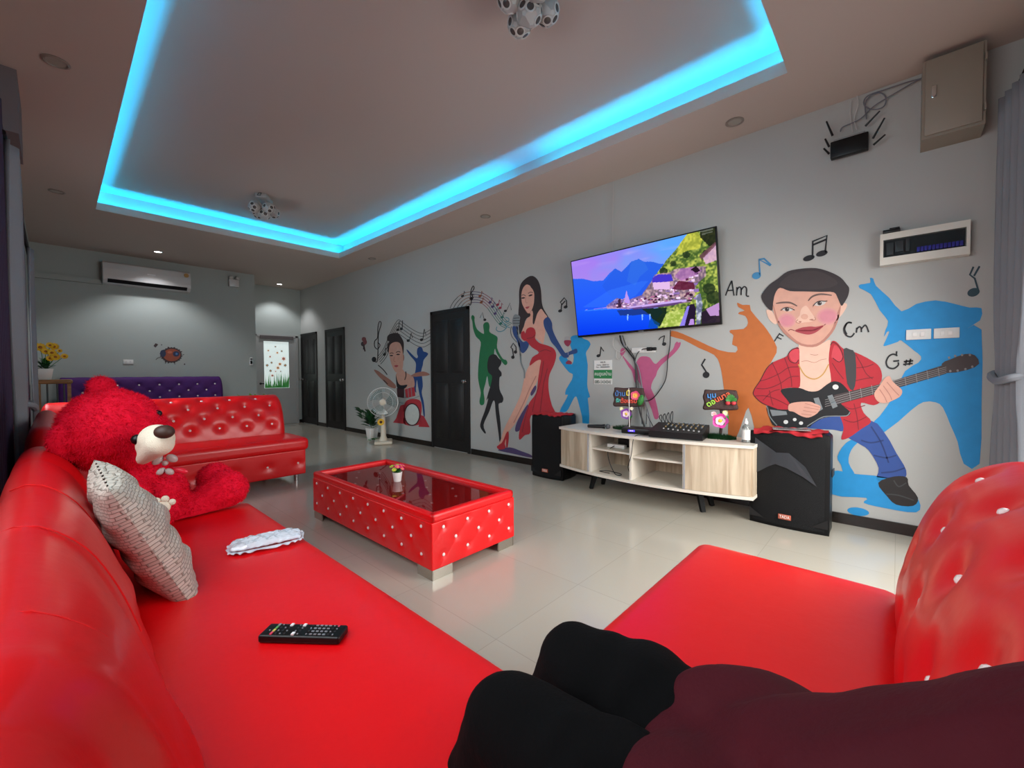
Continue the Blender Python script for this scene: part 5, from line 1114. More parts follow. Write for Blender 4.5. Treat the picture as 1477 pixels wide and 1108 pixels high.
def door_s(y0, y1):
    m = MB(); n = 10; vs = []
    for i in range(n+1):
        y = y0+(y1-y0)*i/n
        for z in (zb+.024, zt-.026): vs += [(fx_(y, -.002), y, z), (fx_(y, .016), y, z)]
    fs = []
    for i in range(n): a = 4*i; b = a+4; fs += [[a, a+1, b+1, b], [a+2, b+2, b+3, a+3], [a, b, b+2, a+2], [a+1, a+3, b+3, b+1]]
    fs += [[0, 2, 3, 1], [4*n, 4*n+1, 4*n+3, 4*n+2]]; m.add(vs, fs); d = m.build('door', WOODV, t)
    h = MB(); yy_ = y1-.002 if y0 < 1 else y0+.002; h.b2((fx_(yy_, -.006), yy_-.006, zb+.024), (fx_(yy_, .004), yy_+.006, zt-.026)); h.build('edge_handle', mat('edge_aluminium', '9b9c9e', .55), d)
door_s(ya+.018, 1.182); door_s(2.03, yb-.015)
for x, y, sx, sy in ((3.40, 1.12, -.03, -.05), (3.40, 2.10, -.03, .05), (3.6, 1.12, .02, -.05), (3.6, 2.10, .02, .05)):
    m = MB(); m.tube([(x-sx*.6, y-sy*.6, zb), (x+sx*.3, y+sy*.3, 0.0)], [.032, .022], 0, 4); m.build('leg', DBLACK, t)

# speakers
GRILL = mat('speaker_grille', '090a0c', .6, spec=.25, bump=.5, bscale=400)
CLOTH = mat('red_cloth', 'b01c26', .75, var=.1, scale=20)
def speaker(x0, x1, y0, y1, h, label, badge):
    t = thing('loudspeaker', label, 'loudspeaker', ((x0+x1)/2, (y0+y1)/2, 0), 0, 'black loudspeakers'); yc = (y0+y1)/2; w_ = y1-y0
    m = MB(); rounded(m, ((x0+x1)/2+.01, yc, h/2), (x1-x0-.02, w_, h), .02, 10, 0, 0, None, lambda p, q: Vector((p.x, p.y*(1-.14*max(0, q[0])), p.z))); m.build('cabinet', BLACK, t)
    # bowed front baffle
    m = MB()
    def bf(u, v):
        a = -1+2*u; b = -1+2*v; xx = x0-.012+.03*(a*a)**1.0*.8+.012*abs(b)**6; return Vector((xx, yc+a*w_*.5, h/2+b*h*.5))
    m.grid(bf, 20, 26); m.b2((x0+.012, y0, 0.0), (x0+.05, y1, h), 0, .01); m.build('front_baffle', DBLACK, t)
    m = MB()
    def gf(u, v):
        a = (-1+2*u)*.9; b = -.93+1.86*v; xx = x0-.018+.03*a*a*.8+.006*abs(b)**6+.0; return Vector((xx, yc+a*w_*.5, h/2+b*h*.5))
    m.grid(gf, 20, 26); m.build('grille', GRILL, t)
    if badge:
        HORN = mat('horn_black', '2c3136', .4)
        m = MB()
        for k, (za, zb_, hw) in enumerate(((.80, .93, .36), (.72, .80, .30))):
            def hf(u, v, za=za, zb_=zb_): return Vector((x0-.0205+.03*((-1+2*u)*.6)**2*.8, yc+(-1+2*u)*w_*.36*(.35+.65*abs(-1+2*u*.5)), h*(za+(zb_-za)*v)-.10*h*(1-(1-2*u)**2)*0))
        # raised horn flares: two curved triangular facets
        def tri(P, n=6):
            vs = []; 
            for (a, b) in P: vs.append(Vector((x0-.0225+.03*(a*.9)**2*.8, yc+a*w_*.5, h/2+b*h*.5)))
            m.add(vs, [list(range(len(vs)))])
        tri([(.84, .86), (.30, .60), (.06, .42), (.45, .28), (.80, .10), (.86, .4)]); tri([(.30, .58), (-.05, .60), (-.45, .35), (-.72, -.02), (-.40, .14), (0, .28), (.30, .34)])
        m.build('horn_flare', HORN, t)
    m = MB(); m.box((x0-.022, yc+.01 if badge else yc, .085), (.008, .075, .034), 0, .002); bo_ = m.build('badge', mat('badge_copper', 'b05a44', .4), t)
    m = MB(); text_mb(m, 'TADA', .030, Matrix(((0, 0, -1, x0-.0265), (-1, 0, 0, yc+.01 if badge else yc), (0, 1, 0, .085), (0, 0, 0, 1))), 0, .0004, 0, True, .06); m.build('badge_lettering', POTW, bo_)
    for y in (y0+.05, y1-.05):
        m = MB(); m.add([(x0-.008, y-.045, .05), (x0-.008, y+.045, .05), (x0-.012, y+(.045 if y > yc else -.045), .115)], [[0, 1, 2]]); m.build('corner_port', mat('port_black', '050506', .7), t)
    for y, sg in ((y0-.004, -1), (y1+.004, 1)):
        m = MB(); m.box(((x0+x1)/2, y, h*.6), (.10, .006, .05), 0, .003); m.build('side_handle', mat('handle_grey', '26282b', .5), t)
    return t
speaker(3.41, 3.74, .322, .79, .665, 'tall black loudspeaker with small copper badge, at the right of the media cabinet', True)
speaker(3.42, 3.72, 2.47, 2.87, .655, 'black loudspeaker at the left end of the media cabinet below the painted singer', False)
def cloth(x0, x1, y0, y1, z, label, over):
    m = MB()
    def cf(u, v):
        x = x0+(x1-x0)*u; y = y0+(y1-y0)*v; dz = 0
        e = min(u, 1-u, v, 1-v); zz = z+.006+.006*math.sin(13*u+3)*math.sin(9*v+1)+.004*math.sin(31*v+11*u)
        if u < .06: zz -= over*(.06-u)/.06*(.6+.4*math.sin(8*v))
        return Vector((x-.01*math.sin(9*v)*(1-u), y+.012*math.sin(7*u), zz))
    m.grid(cf, 40, 50); n = len(m.v); m.add([p-Vector((0, 0, .004)) for p in m.v[:n]], [f[::-1] for f in m.f[:]], 0, True)
    return tag(m.build('red_cloth', CLOTH, loc=((x0+x1)/2, (y0+y1)/2, z)), label, 'cloth', 'red cloths on the loudspeakers')
cloth(3.40, 3.70, .36, .76, .666, 'red cloth spread on top of the right loudspeaker, beneath a paper', .02); cloth(3.41, 3.70, 2.48, 2.86, .656, 'red cloth spread on top of the left loudspeaker below painted singer', .01)
m = MB(); M_ = Matrix.Translation((3.50, .55, .685)) @ rot(0, 0, 12); m.box((0, 0, 0), (.13, .22, .002), 0, 0, M_)
for i in range(6): m.box((-.045+.017*i, 0, .0013), (.006, .17-.02*(i % 2), .0004), 1, 0, M_)
tag(m.build('paper_sheet', [mat('laminated_paper', 'b9b4b2', .25, coat=.8), mat('ink_grey', '41434a', .6)], loc=(3.5, .55, .685)), 'glossy printed sheet lying on the red cloth of the right loudspeaker', 'paper')

# carved signs
def facing(px_, py_, x): p = on(px_, py_, 0, x); return p
BARK = mat('sign_bark', '3a2420', .7, var=.2, scale=30, bump=.4, bscale=60)
def sign(c, w_, h_, label, rows, flowers_, veg):
    x, y = c.x, c.y; z0 = zt
    t = thing('carved_sign', label, 'carved sign', (x, y, z0), 0, 'carved welcome signs')
    n = Vector((-.93, -.37, 0)).normalized(); F = face_to((x, y, c.z), n); 
    m = MB()
    def sf(p, q): return Vector((p.x*(1+.04*math.sin(9*p.y*8)), p.y*(1+.03*math.sin(40*p.x)), p.z))
    rounded(m, (0, 0, 0), (w_, h_, .035), .016, 14, 0, 0, None, sf); m.v = [F @ p for p in m.v]; m.build('board', BARK, t)
    m = MB(); m.tube(catmull([F @ Vector((0, -h_*.4, -.01)), (x+.01, y-.01, c.z-h_*.8), (x, y, z0)], 5), [.012]*11, 0, 8); m.build('post', BARK, t)
    for (txt, sz, ox, oy, ang, col) in rows:
        m = MB(); text_mb(m, txt, sz, F @ Matrix.Translation((ox, oy, .021)) @ Matrix.Rotation(ang, 4, 'Z'), 0, .006, .0012); m.build('lettering', mat('letter_'+col, col, .4), t)
    for (ox, oy, r, cl1, cl2, on_board) in flowers_:
        p = F @ Vector((ox, oy, .03 if on_board else .045)); m = MB(); flower(m, p, n, r, 5, 0, 1, .28, .25); flower(m, p+n*.004, n, r*.62, 5, 2, 1, .3, .25); m.build('flower', [mat('petal_'+cl1, cl1, .5), mat('stamen', 'e2c23a', .5), mat('petal_'+cl2, cl2, .5)], t)
    m = MB()
    for (a, b, wd) in veg: leaf(m, F @ Vector(a), F @ Vector(b), wd*1.3, 0, n)
    m.build('leaves', GREEN, t)
    m = MB()
    for i in range(900):
        a = random.uniform(0, 2*PI); r = math.sqrt(random.random()); bx, by = x-.05+.085*r*math.cos(a), y+.13*r*math.sin(a); h = random.uniform(.015, .045)*(1.2-r*.5)
        m.add([(bx-.002, by-.003, z0), (bx+.002, by+.003, z0), (bx+random.uniform(-.01, .01), by+random.uniform(-.01, .01), z0+h)], [[0, 1, 2]])
    m.lathe([(.06, 0), (.064, .004), (.03, .009), (.001, .01)], (x, y, z0), 0, 18); g = m.build('artificial_grass', DGREEN, t); g['kind'] = 'stuff'
    return t, F, n
s2 = on(1039, 577, 0, 3.56); s1 = on(907, 573, 0, 3.58)
t2, F2, n2 = sign(s2, .245, .160, 'carved welcome sign with pink flower at the right end of the media cabinet', [('มุม', .055, -.065, .035, .1, '3f86c8'), ('ตอ', .058, -.07, -.025, .55, '9fd24a'), ('นมาล', .055, .012, .024, .5, 'e2603c')],
     [(-.005, -.160, .058, 'd83a9c', 'f5c6de', 0), (-.05, -.108, .020, 'f0d8d8', 'e8a0b4', 0), (.03, -.098, .020, 'e6e09a', 'f4f0d0', 0)], [((.02, -.20, .03), (.05, -.12, .05), .016), ((-.01, -.20, .04), (.02, -.15, .05), .018)])
m = MB()
for i in range(34):
    a = PI*(.02+.96*i/33); c0 = F2 @ Vector((.07, -.004, .028)); c1 = F2 @ Vector((.07+.045*math.cos(a)*random.uniform(.7, 1), -.004+.055*math.sin(a)*random.uniform(.6, 1), .040)); leaf(m, c0, c1, .009, 0, n2)
m.build('radish_leaves', GREEN, t2)
for k in (-1, 1):
    m = MB(); m.ell(F2 @ Vector((.07+k*.02, -.022, .03)), (.018, .018, .016), 0, 14, 10); m.build('radish', mat('radish_red', 'cc3c44', .45), t2)
t1, F1, n1 = sign(s1, .275, .175, 'carved welcome sign with purple flower at left of the media cabinet, behind the receiver', [('บ้าน', .060, -.075, .03, 0, '3d70b0'), ('นี้', .060, -.005, .035, 0, 'e6d24a'), ('รัก', .046, -.09, -.032, 0, '4fb7a8'), ('ต้อนรับ', .052, .0, -.035, 0, 'dd4a34')],
     [(.06, .018, .042, 'e05080', 'f7a05a', 1), (-.02, -.150, .050, '8a4aa8', 'f0d0e0', 0), (-.06, -.105, .018, 'e6e09a', 'f4f0d0', 0), (.03, -.10, .016, 'f0e6d8', 'f4f0d0', 0)], [((-.03, -.19, .03), (-.06, -.14, .04), .018), ((.0, -.19, .03), (.03, -.15, .04), .016), ((-.02, -.20, .04), (-.01, -.16, .05), .016)])
m = MB(); p = F1 @ Vector((.105, -.025, .028)); m.ell(p, (.022, .03, .052), 0, 14, 10, rot(20, 0, 0)); m.build('carved_cucumber', mat('cucumber', '2f7d34', .5, bump=.6, bscale=90), t1)
# microphone, receiver, mixer, bottle, power strip
M_ = Matrix.Translation((3.40, 2.04, zt+.022)) @ rot(0, 0, -62); t = thing('microphone', 'black handheld microphone lying at the left end of the cabinet top', 'microphone', (3.40, 2.04, zt))
m = MB(); m.tube([M_ @ Vector(p) for p in ((-.10, 0, 0), (-.095, 0, 0), (.03, 0, 0), (.06, 0, 0))], [.009, .0145, .017, .021], 0, 16); m.build('handle', BLACK, t); m = MB(); m.ell(M_ @ Vector((.085, 0, 0)), .0235, 0, 16, 12); m.build('grille_head', mat('mic_mesh', '6b6c70', .35, metal=.7, bump=.6, bscale=500), t)
M_ = Matrix.Translation((3.37, 1.62, zt)) @ rot(0, 0, 14); t = thing('receiver_box', 'flat black receiver box with violet display and white antenna on the cabinet top', 'receiver', (3.37, 1.62, zt))
m = MB(); m.box((0, 0, .026), (.17, .27, .042), 0, .004, M_); m.build('case', BLACK, t); m = MB(); m.box((-.086, .05, .027), (.002, .055, .014), 0, 0, M_); m.build('display', emis('violet_display', '4a36ff', 3.), t)
m = MB(); text_mb(m, '88:88', .014, M_ @ Matrix(((0, 0, -1, -.0875), (-1, 0, 0, .05), (0, 1, 0, .027), (0, 0, 0, 1))), 0, .0002); m.build('digits', emis('display_digits', 'd8d0ff', 2.), t)
a0_ = on(908, 617, 0, 3.36); m = MB(); m.tube([a0_, on(907, 560, 0, 3.36)], [.0032, .0022], 0, 8); m.build('antenna', emis('white_reflection_rod', 'f0e0e0', .55) if False else mat('white_antenna', 'f4ece8', .3), t)
m = MB(); m.tube([on(932, 612, 0, 3.42), on(933, 590, 0, 3.5)], [.003, .002], 0, 8); m.tube([on(942, 615, 0, 3.42), on(933, 598, 0, 3.48)], [.003, .002], 0, 8); m.build('antenna', BLACK, t)
M_ = Matrix.Translation((3.37, 1.285, zt)) @ rot(0, 0, 8); t = thing('audio_mixer', 'black audio mixer with sloping panel of faders on the middle of the cabinet top', 'audio mixer', (3.37, 1.285, zt))
m = MB(); m.add([M_ @ Vector(p) for p in ((-.14, -.20, .005), (-.14, .20, .005), (.14, .20, .005), (.14, -.20, .005), (-.14, -.20, .055), (-.14, .20, .055), (.14, .20, .095), (.14, -.20, .095))], [[0, 1, 2, 3], [4, 7, 6, 5], [0, 4, 5, 1], [1, 5, 6, 2], [2, 6, 7, 3], [3, 7, 4, 0]]); 
for sx in (-.1, .1):
    for sy in (-.16, .16): m.box((sx, sy, .003), (.03, .03, .006), 0, 0, M_)
m.build('case', BLACK, t)
SL = M_ @ Matrix.Translation((0, 0, .0755)) @ rot(0, -math.degrees(math.atan(.04/.28)), 0)
KM = [mat('knob_grey', '73767a', .5), mat('knob_dark', '34363a', .5), mat('knob_amber', '8a7348', .5)]
for j in range(8):
    for i in range(5): m = MB(); m.box((.11-.03*i, -.165+.038*j, .006), (.011, .011, .012), 0, .002, SL); m.build('knob', KM[(j+i) % 3], t)
    m = MB(); m.box((-.085, -.165+.038*j, .001), (.07, .003, .002), 0, 0, SL); fs_ = m.build('fader_slot', BLACK, t)
    m = MB(); m.box((-.10+.008*(j % 4), -.165+.038*j, .006), (.010, .012, .010), 0, .002, SL); m.build('fader_cap', mat('fader_grey', 'a8a8a6', .5), fs_)
for k in range(4):
    P = [SL @ Vector((.10, .16-.028*k, .01)), SL @ Vector((.12, .165-.03*k, .05+.012*k)), SL @ Vector((.15, .18-.03*k, .06+.01*k)), SL @ Vector((.18, .2-.03*k, .02)), Vector((3.6, 1.47-.02*k, zt+.01))]
    cable('audio_cable', P, .0035, CABLE, ['black audio cable looping behind the mixer, the one farthest left', 'black audio cable looping behind the mixer, second from left', 'black audio cable looping behind the mixer, third from left', 'black audio cable looping behind the mixer, the one farthest right'][k], 'audio cables behind the mixer')
p = on(1076, 632, 2, zt+.0); bx, by = 3.42, on(1076, 632, 0, 3.42).y; t = thing('pump_bottle', 'clear hand sanitizer bottle with white label and cap beside the right loudspeaker', 'bottle', (bx, by, zt))
m = MB(); m.lathe([(.024, 0), (.028, .003), (.028, .105), (.022, .122), (.011, .132), (.011, .14)], (bx, by, zt), 0, 24); m.build('bottle', mat('clear_gel', 'c4cbc8', .08, trans=.75, spec=.6), t)
m = MB(); m.lathe([(.0285, .022), (.0288, .024), (.0288, .092), (.0285, .094)], (bx, by, zt), 0, 24); m.build('label', WHITE, t)
m = MB(); m.lathe([(.0135, .138), (.0135, .155), (.008, .158), (.005, .176), (.0005, .178)], (bx, by, zt), 0, 16); m.build('cap', POTW, t)
zs = (zt+zb)/2+.045; t = thing('power_strip', 'small white power strip with wires on the left open shelf of the cabinet', 'power strip', (3.36, 1.83, zs))
m = MB(); m.box((3.36, 1.83, zs+.016), (.05, .17, .030), 0, .005, None); m.build('body', WHITE, t); m = MB(); m.tube(catmull([(3.34, 1.84, zs+.02), (3.26, 1.86, zs-.02), (3.27, 1.85, zs-.12), (3.27, 1.80, zb+.03), (3.24, 1.74, zb+.028), (3.30, 1.76, zb+.027), (3.33, 1.9, zb+.027), (3.27, 1.95, zb+.028), (3.25, 1.84, zb+.03)], 6), .0035, 0, 6); m.build('cord', CABLE, t)
t = thing('adapter_box', 'small black adapter with cord behind the white power strip in the cabinet', 'adapter', (3.45, 1.80, zs)); m = MB(); m.box((3.46, 1.80, zs+.035), (.05, .12, .07), 0, .004); m.build('case', BLACK, t); m = MB(); m.tube(catmull([(3.43, 1.76, zs+.05), (3.35, 1.72, zs+.08), (3.30, 1.66, zs+.05), (3.36, 1.64, zs+.01)], 6), .003, 0, 6); m.build('cord', CABLE, t)
m = MB(); zs2 = (zt+zb)/2+.025; m.ell((3.40, 1.25, zs2+.012), (.03, .02, .012), 0, 12, 8); tag(m.build('small_ornament', mat('ornament_maroon', '5a2028', .5), loc=(3.40, 1.25, zs2)), 'tiny dark red object on the right open shelf of the cabinet', 'ornament')
cable('cable', [Vector((3.28, 1.50, zt+.004)), Vector((3.19, 1.56, zt+.006)), Vector((3.15, 1.57, zt-.03)), Vector((3.16, 1.59, zt-.15)), Vector((3.2, 1.64, zb+.12)), Vector((3.3, 1.66, zb+.03))], .003, CABLE, 'thin black cable hanging down the cabinet front from receiver to open shelf')

# ------------------------------------------------------------------ breaker unit, cabinet, router on the mural wall
IV = mat('ivory_plastic', 'd8d4c8', .35, var=.02)
t = thing('breaker_unit', 'ivory consumer unit with row of violet breakers above the large blue silhouette', 'breaker panel', (XW, -.105, 1.90))
yc_, zc_, w_, h_ = -.104, 1.892, .408, .205; x0_ = XW-.07
m = MB(); m.b2((x0_, yc_-w_/2, zc_+h_*.30), (XW, yc_+w_/2, zc_+h_/2)); m.b2((x0_, yc_-w_/2, zc_-h_/2), (XW, yc_+w_/2, zc_-h_*.26)); m.b2((x0_, yc_-w_/2, zc_-h_*.26), (XW, yc_-w_*.46, zc_+h_*.30)); m.b2((x0_, yc_+w_*.46, zc_-h_*.26), (XW, yc_+w_/2, zc_+h_*.3)); m.b2((x0_+.03, yc_-w_*.46, zc_-h_*.27), (XW, yc_+w_*.46, zc_+h_*.31)); m.build('housing', IV, t)
m = MB(); m.b2((x0_+.025, yc_-w_*.45, zc_-h_*.24), (x0_+.03, yc_+w_*.45, zc_+h_*.29)); m.build('inner_panel', mat('unit_dark', '3a4044', .4), t)
for i in range(12):
    m = MB(); m.box((x0_+.018, yc_+.02-i*.0172, zc_-.028), (.016, .014, .03), 0, .002); m.build('breaker', mat('breaker_violet', '6458f0', .4), t)
for y, z, a, b in ((yc_+.155, zc_, .035, .08), (yc_+.11, zc_+.01, .04, .07), (yc_+.07, zc_+.01, .02, .08)): m = MB(); m.box((x0_+.016, y, z), (.018, a, b), 0, .003); m.build('main_switch', mat('unit_grey', '6a6c6e', .4), t)
m = MB(); m.b2((x0_+.002, yc_-w_*.46, zc_-h_*.26), (x0_+.005, yc_+w_*.46, zc_+h_*.3)); m.build('clear_cover', pane_mat('smoked_cover', (.72, .75, .76), .05), t)
m = MB(); m.box((XW-.045, .045, zc_+h_/2+.014), (.05, .085, .022), 0, .004, None); m.box((XW-.045, .03, zc_+h_/2+.030), (.03, .05, .010), 0, .002); tag(m.build('small_remote', BLACK, loc=(XW-.045, .045, zc_+h_/2)), 'small black remote resting on top of the ivory breaker unit', 'remote control')
BEIGE = mat('beige_cabinet_paint', '8f8577', .5, var=.03)
t = thing('wall_cabinet', 'beige metal wall cabinet up under the ceiling near the curtain', 'wall cabinet', (XW, -.215, 2.72))
m = MB(); m.b2((3.60, -.345, 2.49), (XW, -.085, 2.955)); m.build('housing', BEIGE, t); m = MB(); m.box((3.592, -.215, 2.725), (.016, .235, .44), 0, .004); d_ = m.build('door', BEIGE, t)
m = MB(); m.box((3.580, -.135, 2.75), (.010, .022, .07), 0, .003); m.build('latch', CHROME, d_)
for z in (2.58, 2.86): m = MB(); m.b2((3.583, -.346, z-.02), (3.60, -.338, z+.02)); m.build('hinge', BEIGE, d_)
ra = on(1195, 213, 0, 3.74); rb = on(1256, 208, 0, 3.74); rcn = (ra+rb)/2; 
t = thing('wifi_router', 'black router with upright aerials high on the wall beside beige cabinet', 'router', (3.74, rcn.y, rcn.z))
m = MB(); m.box((3.75, rcn.y, rcn.z), (.05, .205, .115), 0, .006); m.build('case', BLACK, t); m = MB(); m.box((3.745, rcn.y-.0, rcn.z+.062), (.035, .17, .010), 0, .001); m.build('port_panel', mat('panel_grey', '8a8a88', .4), t)
for (a, b) in (((1201, 196), (1192, 175)), ((1196, 212), (1190, 200)), ((1196, 222), (1188, 214)), ((1248, 182), (1269, 160)), ((1259, 200), (1276, 170)), ((1260, 209), (1277, 194))):
    m = MB(); m.tube([on(a[0], a[1], 0, 3.73), on(b[0], b[1], 0, 3.70)], [.007, .005], 0, 8); m.build('aerial', BLACK, t)
def wc(name, pl, r, mt, lab): cable(name, [on(x, y, 0, 3.77) for x, y in pl], r, mt, lab, 'router cables')
wc('router_cable', [(1230,190),(1228,180),(1226,160),(1228,145)], .0025, WCABLE, 'pale thin cable rising from the router to the ceiling'); wc('router_cable', [(1236,187),(1232,172),(1238,150),(1236,138)], .0025, WCABLE, 'second pale thin cable beside the first above the router')
wc('router_cable', [(1212,190),(1216,183),(1240,172),(1262,152),(1290,135),(1312,122),(1334,110)], .004, GCABLE, 'grey cable running from the router up to the beige cabinet')
wc('router_cable', [(1250,172),(1248,150),(1256,138),(1270,134),(1278,142),(1274,154),(1258,158),(1246,150),(1252,138),(1280,128),(1310,118),(1334,112)], .004, GCABLE, 'grey cable coiled in one loop between router and beige cabinet')

# ------------------------------------------------------------------ electric fan
fcx, fcy, fcz = 3.43, 5.87, .655; fn = Vector((-.52, -.85, 0)).normalized(); FM_ = face_to((fcx, fcy, fcz), fn); FR = .225
t = thing('electric_fan', 'cream electric fan standing on the floor in front of the painted drummer', 'fan', (fcx, fcy, 0)); CR = mat('fan_cream', 'd2c8b4', .4, var=.03)
m = MB()
def ring(R, z, r=.004, seg=40): m.tube([FM_ @ Vector((R*math.cos(2*PI*k/seg), R*math.sin(2*PI*k/seg), z)) for k in range(seg)], r, 0, 6, False, True)
ring(FR, .02, .006); ring(.15, .045, .002); ring(.05, .06, .003); ring(.15, -.045, .002); ring(.07, -.055, .003)
for k in range(48):
    a = 2*PI*k/48; ca, sa = math.cos(a), math.sin(a)
    m.tube([FM_ @ Vector((.04*ca, .04*sa, .062)), FM_ @ Vector((.15*ca, .15*sa, .047)), FM_ @ Vector((FR*ca, FR*sa, .02)), FM_ @ Vector((.15*ca, .15*sa, -.045)), FM_ @ Vector((.06*ca, .06*sa, -.058))], .0013, 0, 3, False)
m.build('cage', mat('cage_wire', 'c9cdcb', .35, metal=.4), t)
m = MB(); q = MB(); q.lathe([(.045, .055), (.045, .066), (.030, .072), (.001, .074)], (0, 0, 0), 0, 24); m.add(q.v, q.f, 0, True, FM_); m.build('centre_badge', CR, t)
m = MB()
for k in range(3):
    a0 = 2*PI*k/3; vs = []
    for i in range(8):
        for j in range(6):
            u = i/7; v = j/5; r = .03+.165*u; a = a0+(v-.5)*(.9+.55*u)+.25*u; vs.append(FM_ @ Vector((r*math.cos(a), r*math.sin(a), .02*(.5-v)*(1+u)*1.3)))
    m.add(vs, [[i*6+j, (i+1)*6+j, (i+1)*6+j+1, i*6+j+1] for i in range(7) for j in range(5)], 0, True)
q = MB(); q.lathe([(.035, -.02), (.035, .025), (.02, .035), (.001, .036)], (0, 0, 0), 0, 20); m.add(q.v, q.f, 0, True, FM_)
m.build('blades', mat('smoky_blade', '8fa19f', .2, trans=.6), t)
m = MB(); q = MB(); q.lathe([(.05, -.06), (.062, -.08), (.062, -.15), (.045, -.175), (.001, -.18)], (0, 0, 0), 0, 24); m.add(q.v, q.f, 0, True, FM_); m.build('motor', CR, t)
nb = Vector((fcx, fcy, 0))-fn*.07
m = MB(); m.tube([nb+Vector((0, 0, .62)), nb+Vector((0, 0, .42)), nb+Vector((0, 0, .40)), nb+Vector((0, 0, .12)), nb+Vector((0, 0, .05))], [.018, .022, .034, .042, .07], 0, 20); m.build('neck', CR, t)
m = MB(); q = MB(); rounded(q, (0, .03, .032), (.27, .36, .05), .022, 10); m.add(q.v, q.f, 0, True, Matrix.Translation(nb) @ Matrix.Rotation(math.atan2(fn.y, fn.x)+PI/2, 4, 'Z')); m.v = [Vector((p.x, p.y, max(0, p.z-.007))) for p in m.v]; m.build('base', CR, t)
# plant behind the fan
def leafy(mb, c, n, r0, r1, z0, z1, wd, m=0):
    for i in range(n):
        a = random.uniform(0, 2*PI); r = random.uniform(r0, r1); z = random.uniform(z0, z1)
        leaf(mb, (c[0]+.3*r*math.cos(a), c[1]+.3*r*math.sin(a), c[2]+.6*(z-c[2])+.0), (c[0]+r*math.cos(a), c[1]+r*math.sin(a), z), wd, m)
pc = Vector((3.50, 6.34, 0)); t = thing('potted_plant', 'white pot of dark leaves and one sunflower on the floor behind the fan', 'potted plant', pc)
m = MB(); squarepot(m, pc, .11, .15, .21); m.build('pot', POTW, t)
m = MB(); leafy(m, (pc.x, pc.y, .2), 46, .05, .2, .25, .55, .035)
tip = on(518, 592, 0, 3.52)
for k in range(7): a = tip+Vector((0, random.uniform(-.1, .1), random.uniform(-.12, .12))); leaf(m, a+Vector((0, -.13, -.05)), a+Vector((-.02, .09, .0)), .032); m.tube(catmull([(pc.x, pc.y, .2), tuple((Vector((pc.x, pc.y, .3))+a)/2+Vector((0, 0, .06))), tuple(a+Vector((0, -.12, -.05)))], 4), .004, 0, 5)
m.build('leaves', DGREEN, t)
m = MB(); sfp = on(549.5, 609, 0, 3.38); flower(m, sfp, (-.6, -.8, .1), .055, 14, 0, 1, .42, .15); flower(m, sfp+Vector((0, 0, .002)), (-.6, -.8, .2), .045, 12, 0, 1, .42, .25); m.build('sunflower', [YL, mat('seed_brown', '4a2e14', .8)], t)
m = MB(); m.tube(catmull([sfp, sfp+Vector((.03, .1, -.04)), (pc.x, pc.y, .2)], 4), .005, 0, 6); m.build('flower_stem', GREEN, t)
m = MB()
for i in range(30): a = random.uniform(0, 2*PI); r = random.uniform(.08, .2); leaf(m, (pc.x-.02, pc.y-.0, .012), (pc.x-.02+r*.6*math.cos(a), pc.y-.06+r*math.sin(a), random.uniform(.015, .06)), .014)
tag(m.build('fallen_leaves', GREEN, loc=pc), 'loose artificial leaves around the foot of the white floor pot', 'leaves')['kind'] = 'stuff'
# plant behind the far sofa
pc = Vector((2.02, 7.0, 0)); t = thing('potted_plant', 'green leafy plant peeking over the right end of the far red sofa', 'potted plant', pc)
m = MB(); m.lathe([(.10, 0), (.11, .01), (.14, .28), (.13, .28)], pc, 0, 20); m.build('pot', POTW, t)
m = MB(); leafy(m, (pc.x, pc.y, .25), 80, .05, .30, .4, .82, .045); m.build('leaves', mat('fresh_leaf', '6a9a3a', .5, var=.3, scale=15), t)

# ------------------------------------------------------------------ back wall fittings
ACW = mat('aircon_white', 'c9c7c6', .3, var=.02)
t = thing('air_conditioner', 'long white split air conditioner mounted high on the back wall', 'air conditioner', (1.06, YB, 2.67))
yf = 8.85; ax0, ax1 = .53, 1.60
m = MB()
prf = [(YB, 2.50), (YB, 2.83), (8.90, 2.835), (8.86, 2.81), (8.835, 2.72), (8.835, 2.61), (8.85, 2.555), (8.90, 2.505)]
vs = [(x, y, z) for x in (ax0, ax1) for y, z in prf]; n = len(prf); m.add(vs, [list(range(n))[::-1], [n+i for i in range(n)]]+[[i, (i+1) % n, n+(i+1) % n, n+i] for i in range(n)]); m.build('housing', ACW, t)
m = MB(); m.add([(x, y, z) for x in (ax0+.05, ax1-.05) for y, z in ((8.846, 2.562), (8.885, 2.515), (8.89, 2.52), (8.851, 2.567))], [[0, 1, 5, 4], [1, 2, 6, 5], [2, 3, 7, 6], [3, 0, 4, 7], [0, 3, 2, 1], [4, 5, 6, 7]]); m.v = [p+Vector((0, -.006, -.0)) for p in m.v]; m.build('air_slot', BLACK, t)
m = MB(); m.lathe([(.034, 0), (.034, .002)], (ax1-.06, 8.834, 2.765), 0, 20, rot(90, 0, 0)); m.build('energy_sticker', mat('sticker_ochre', 'a98748', .5), t)
m = MB(); m.box((1.09, 8.834, 2.70), (.10, .002, .014)); m.build('logo', mat('logo_silver', 'f0f0f4', .3), t)
m = MB(); m.b2((XL, YB-.06, 2.49), (ax0+.01, YB, 2.56)); tag(m.build('pipe_duct', WALLD, loc=(.1, YB, 2.49)), 'grey pipe duct running along back wall from the air conditioner to the curtains', 'duct')
t = thing('emergency_light', 'small twin-lamp emergency light high on the back wall, right of air conditioner', 'emergency light', (2.27, YB, 2.80)); ec = on(337, 408, 1, YB-.04)
m = MB(); m.box((ec.x, YB-.04, ec.z-.01), (.15, .08, .13), 0, .006); m.build('battery_box', ACW, t)
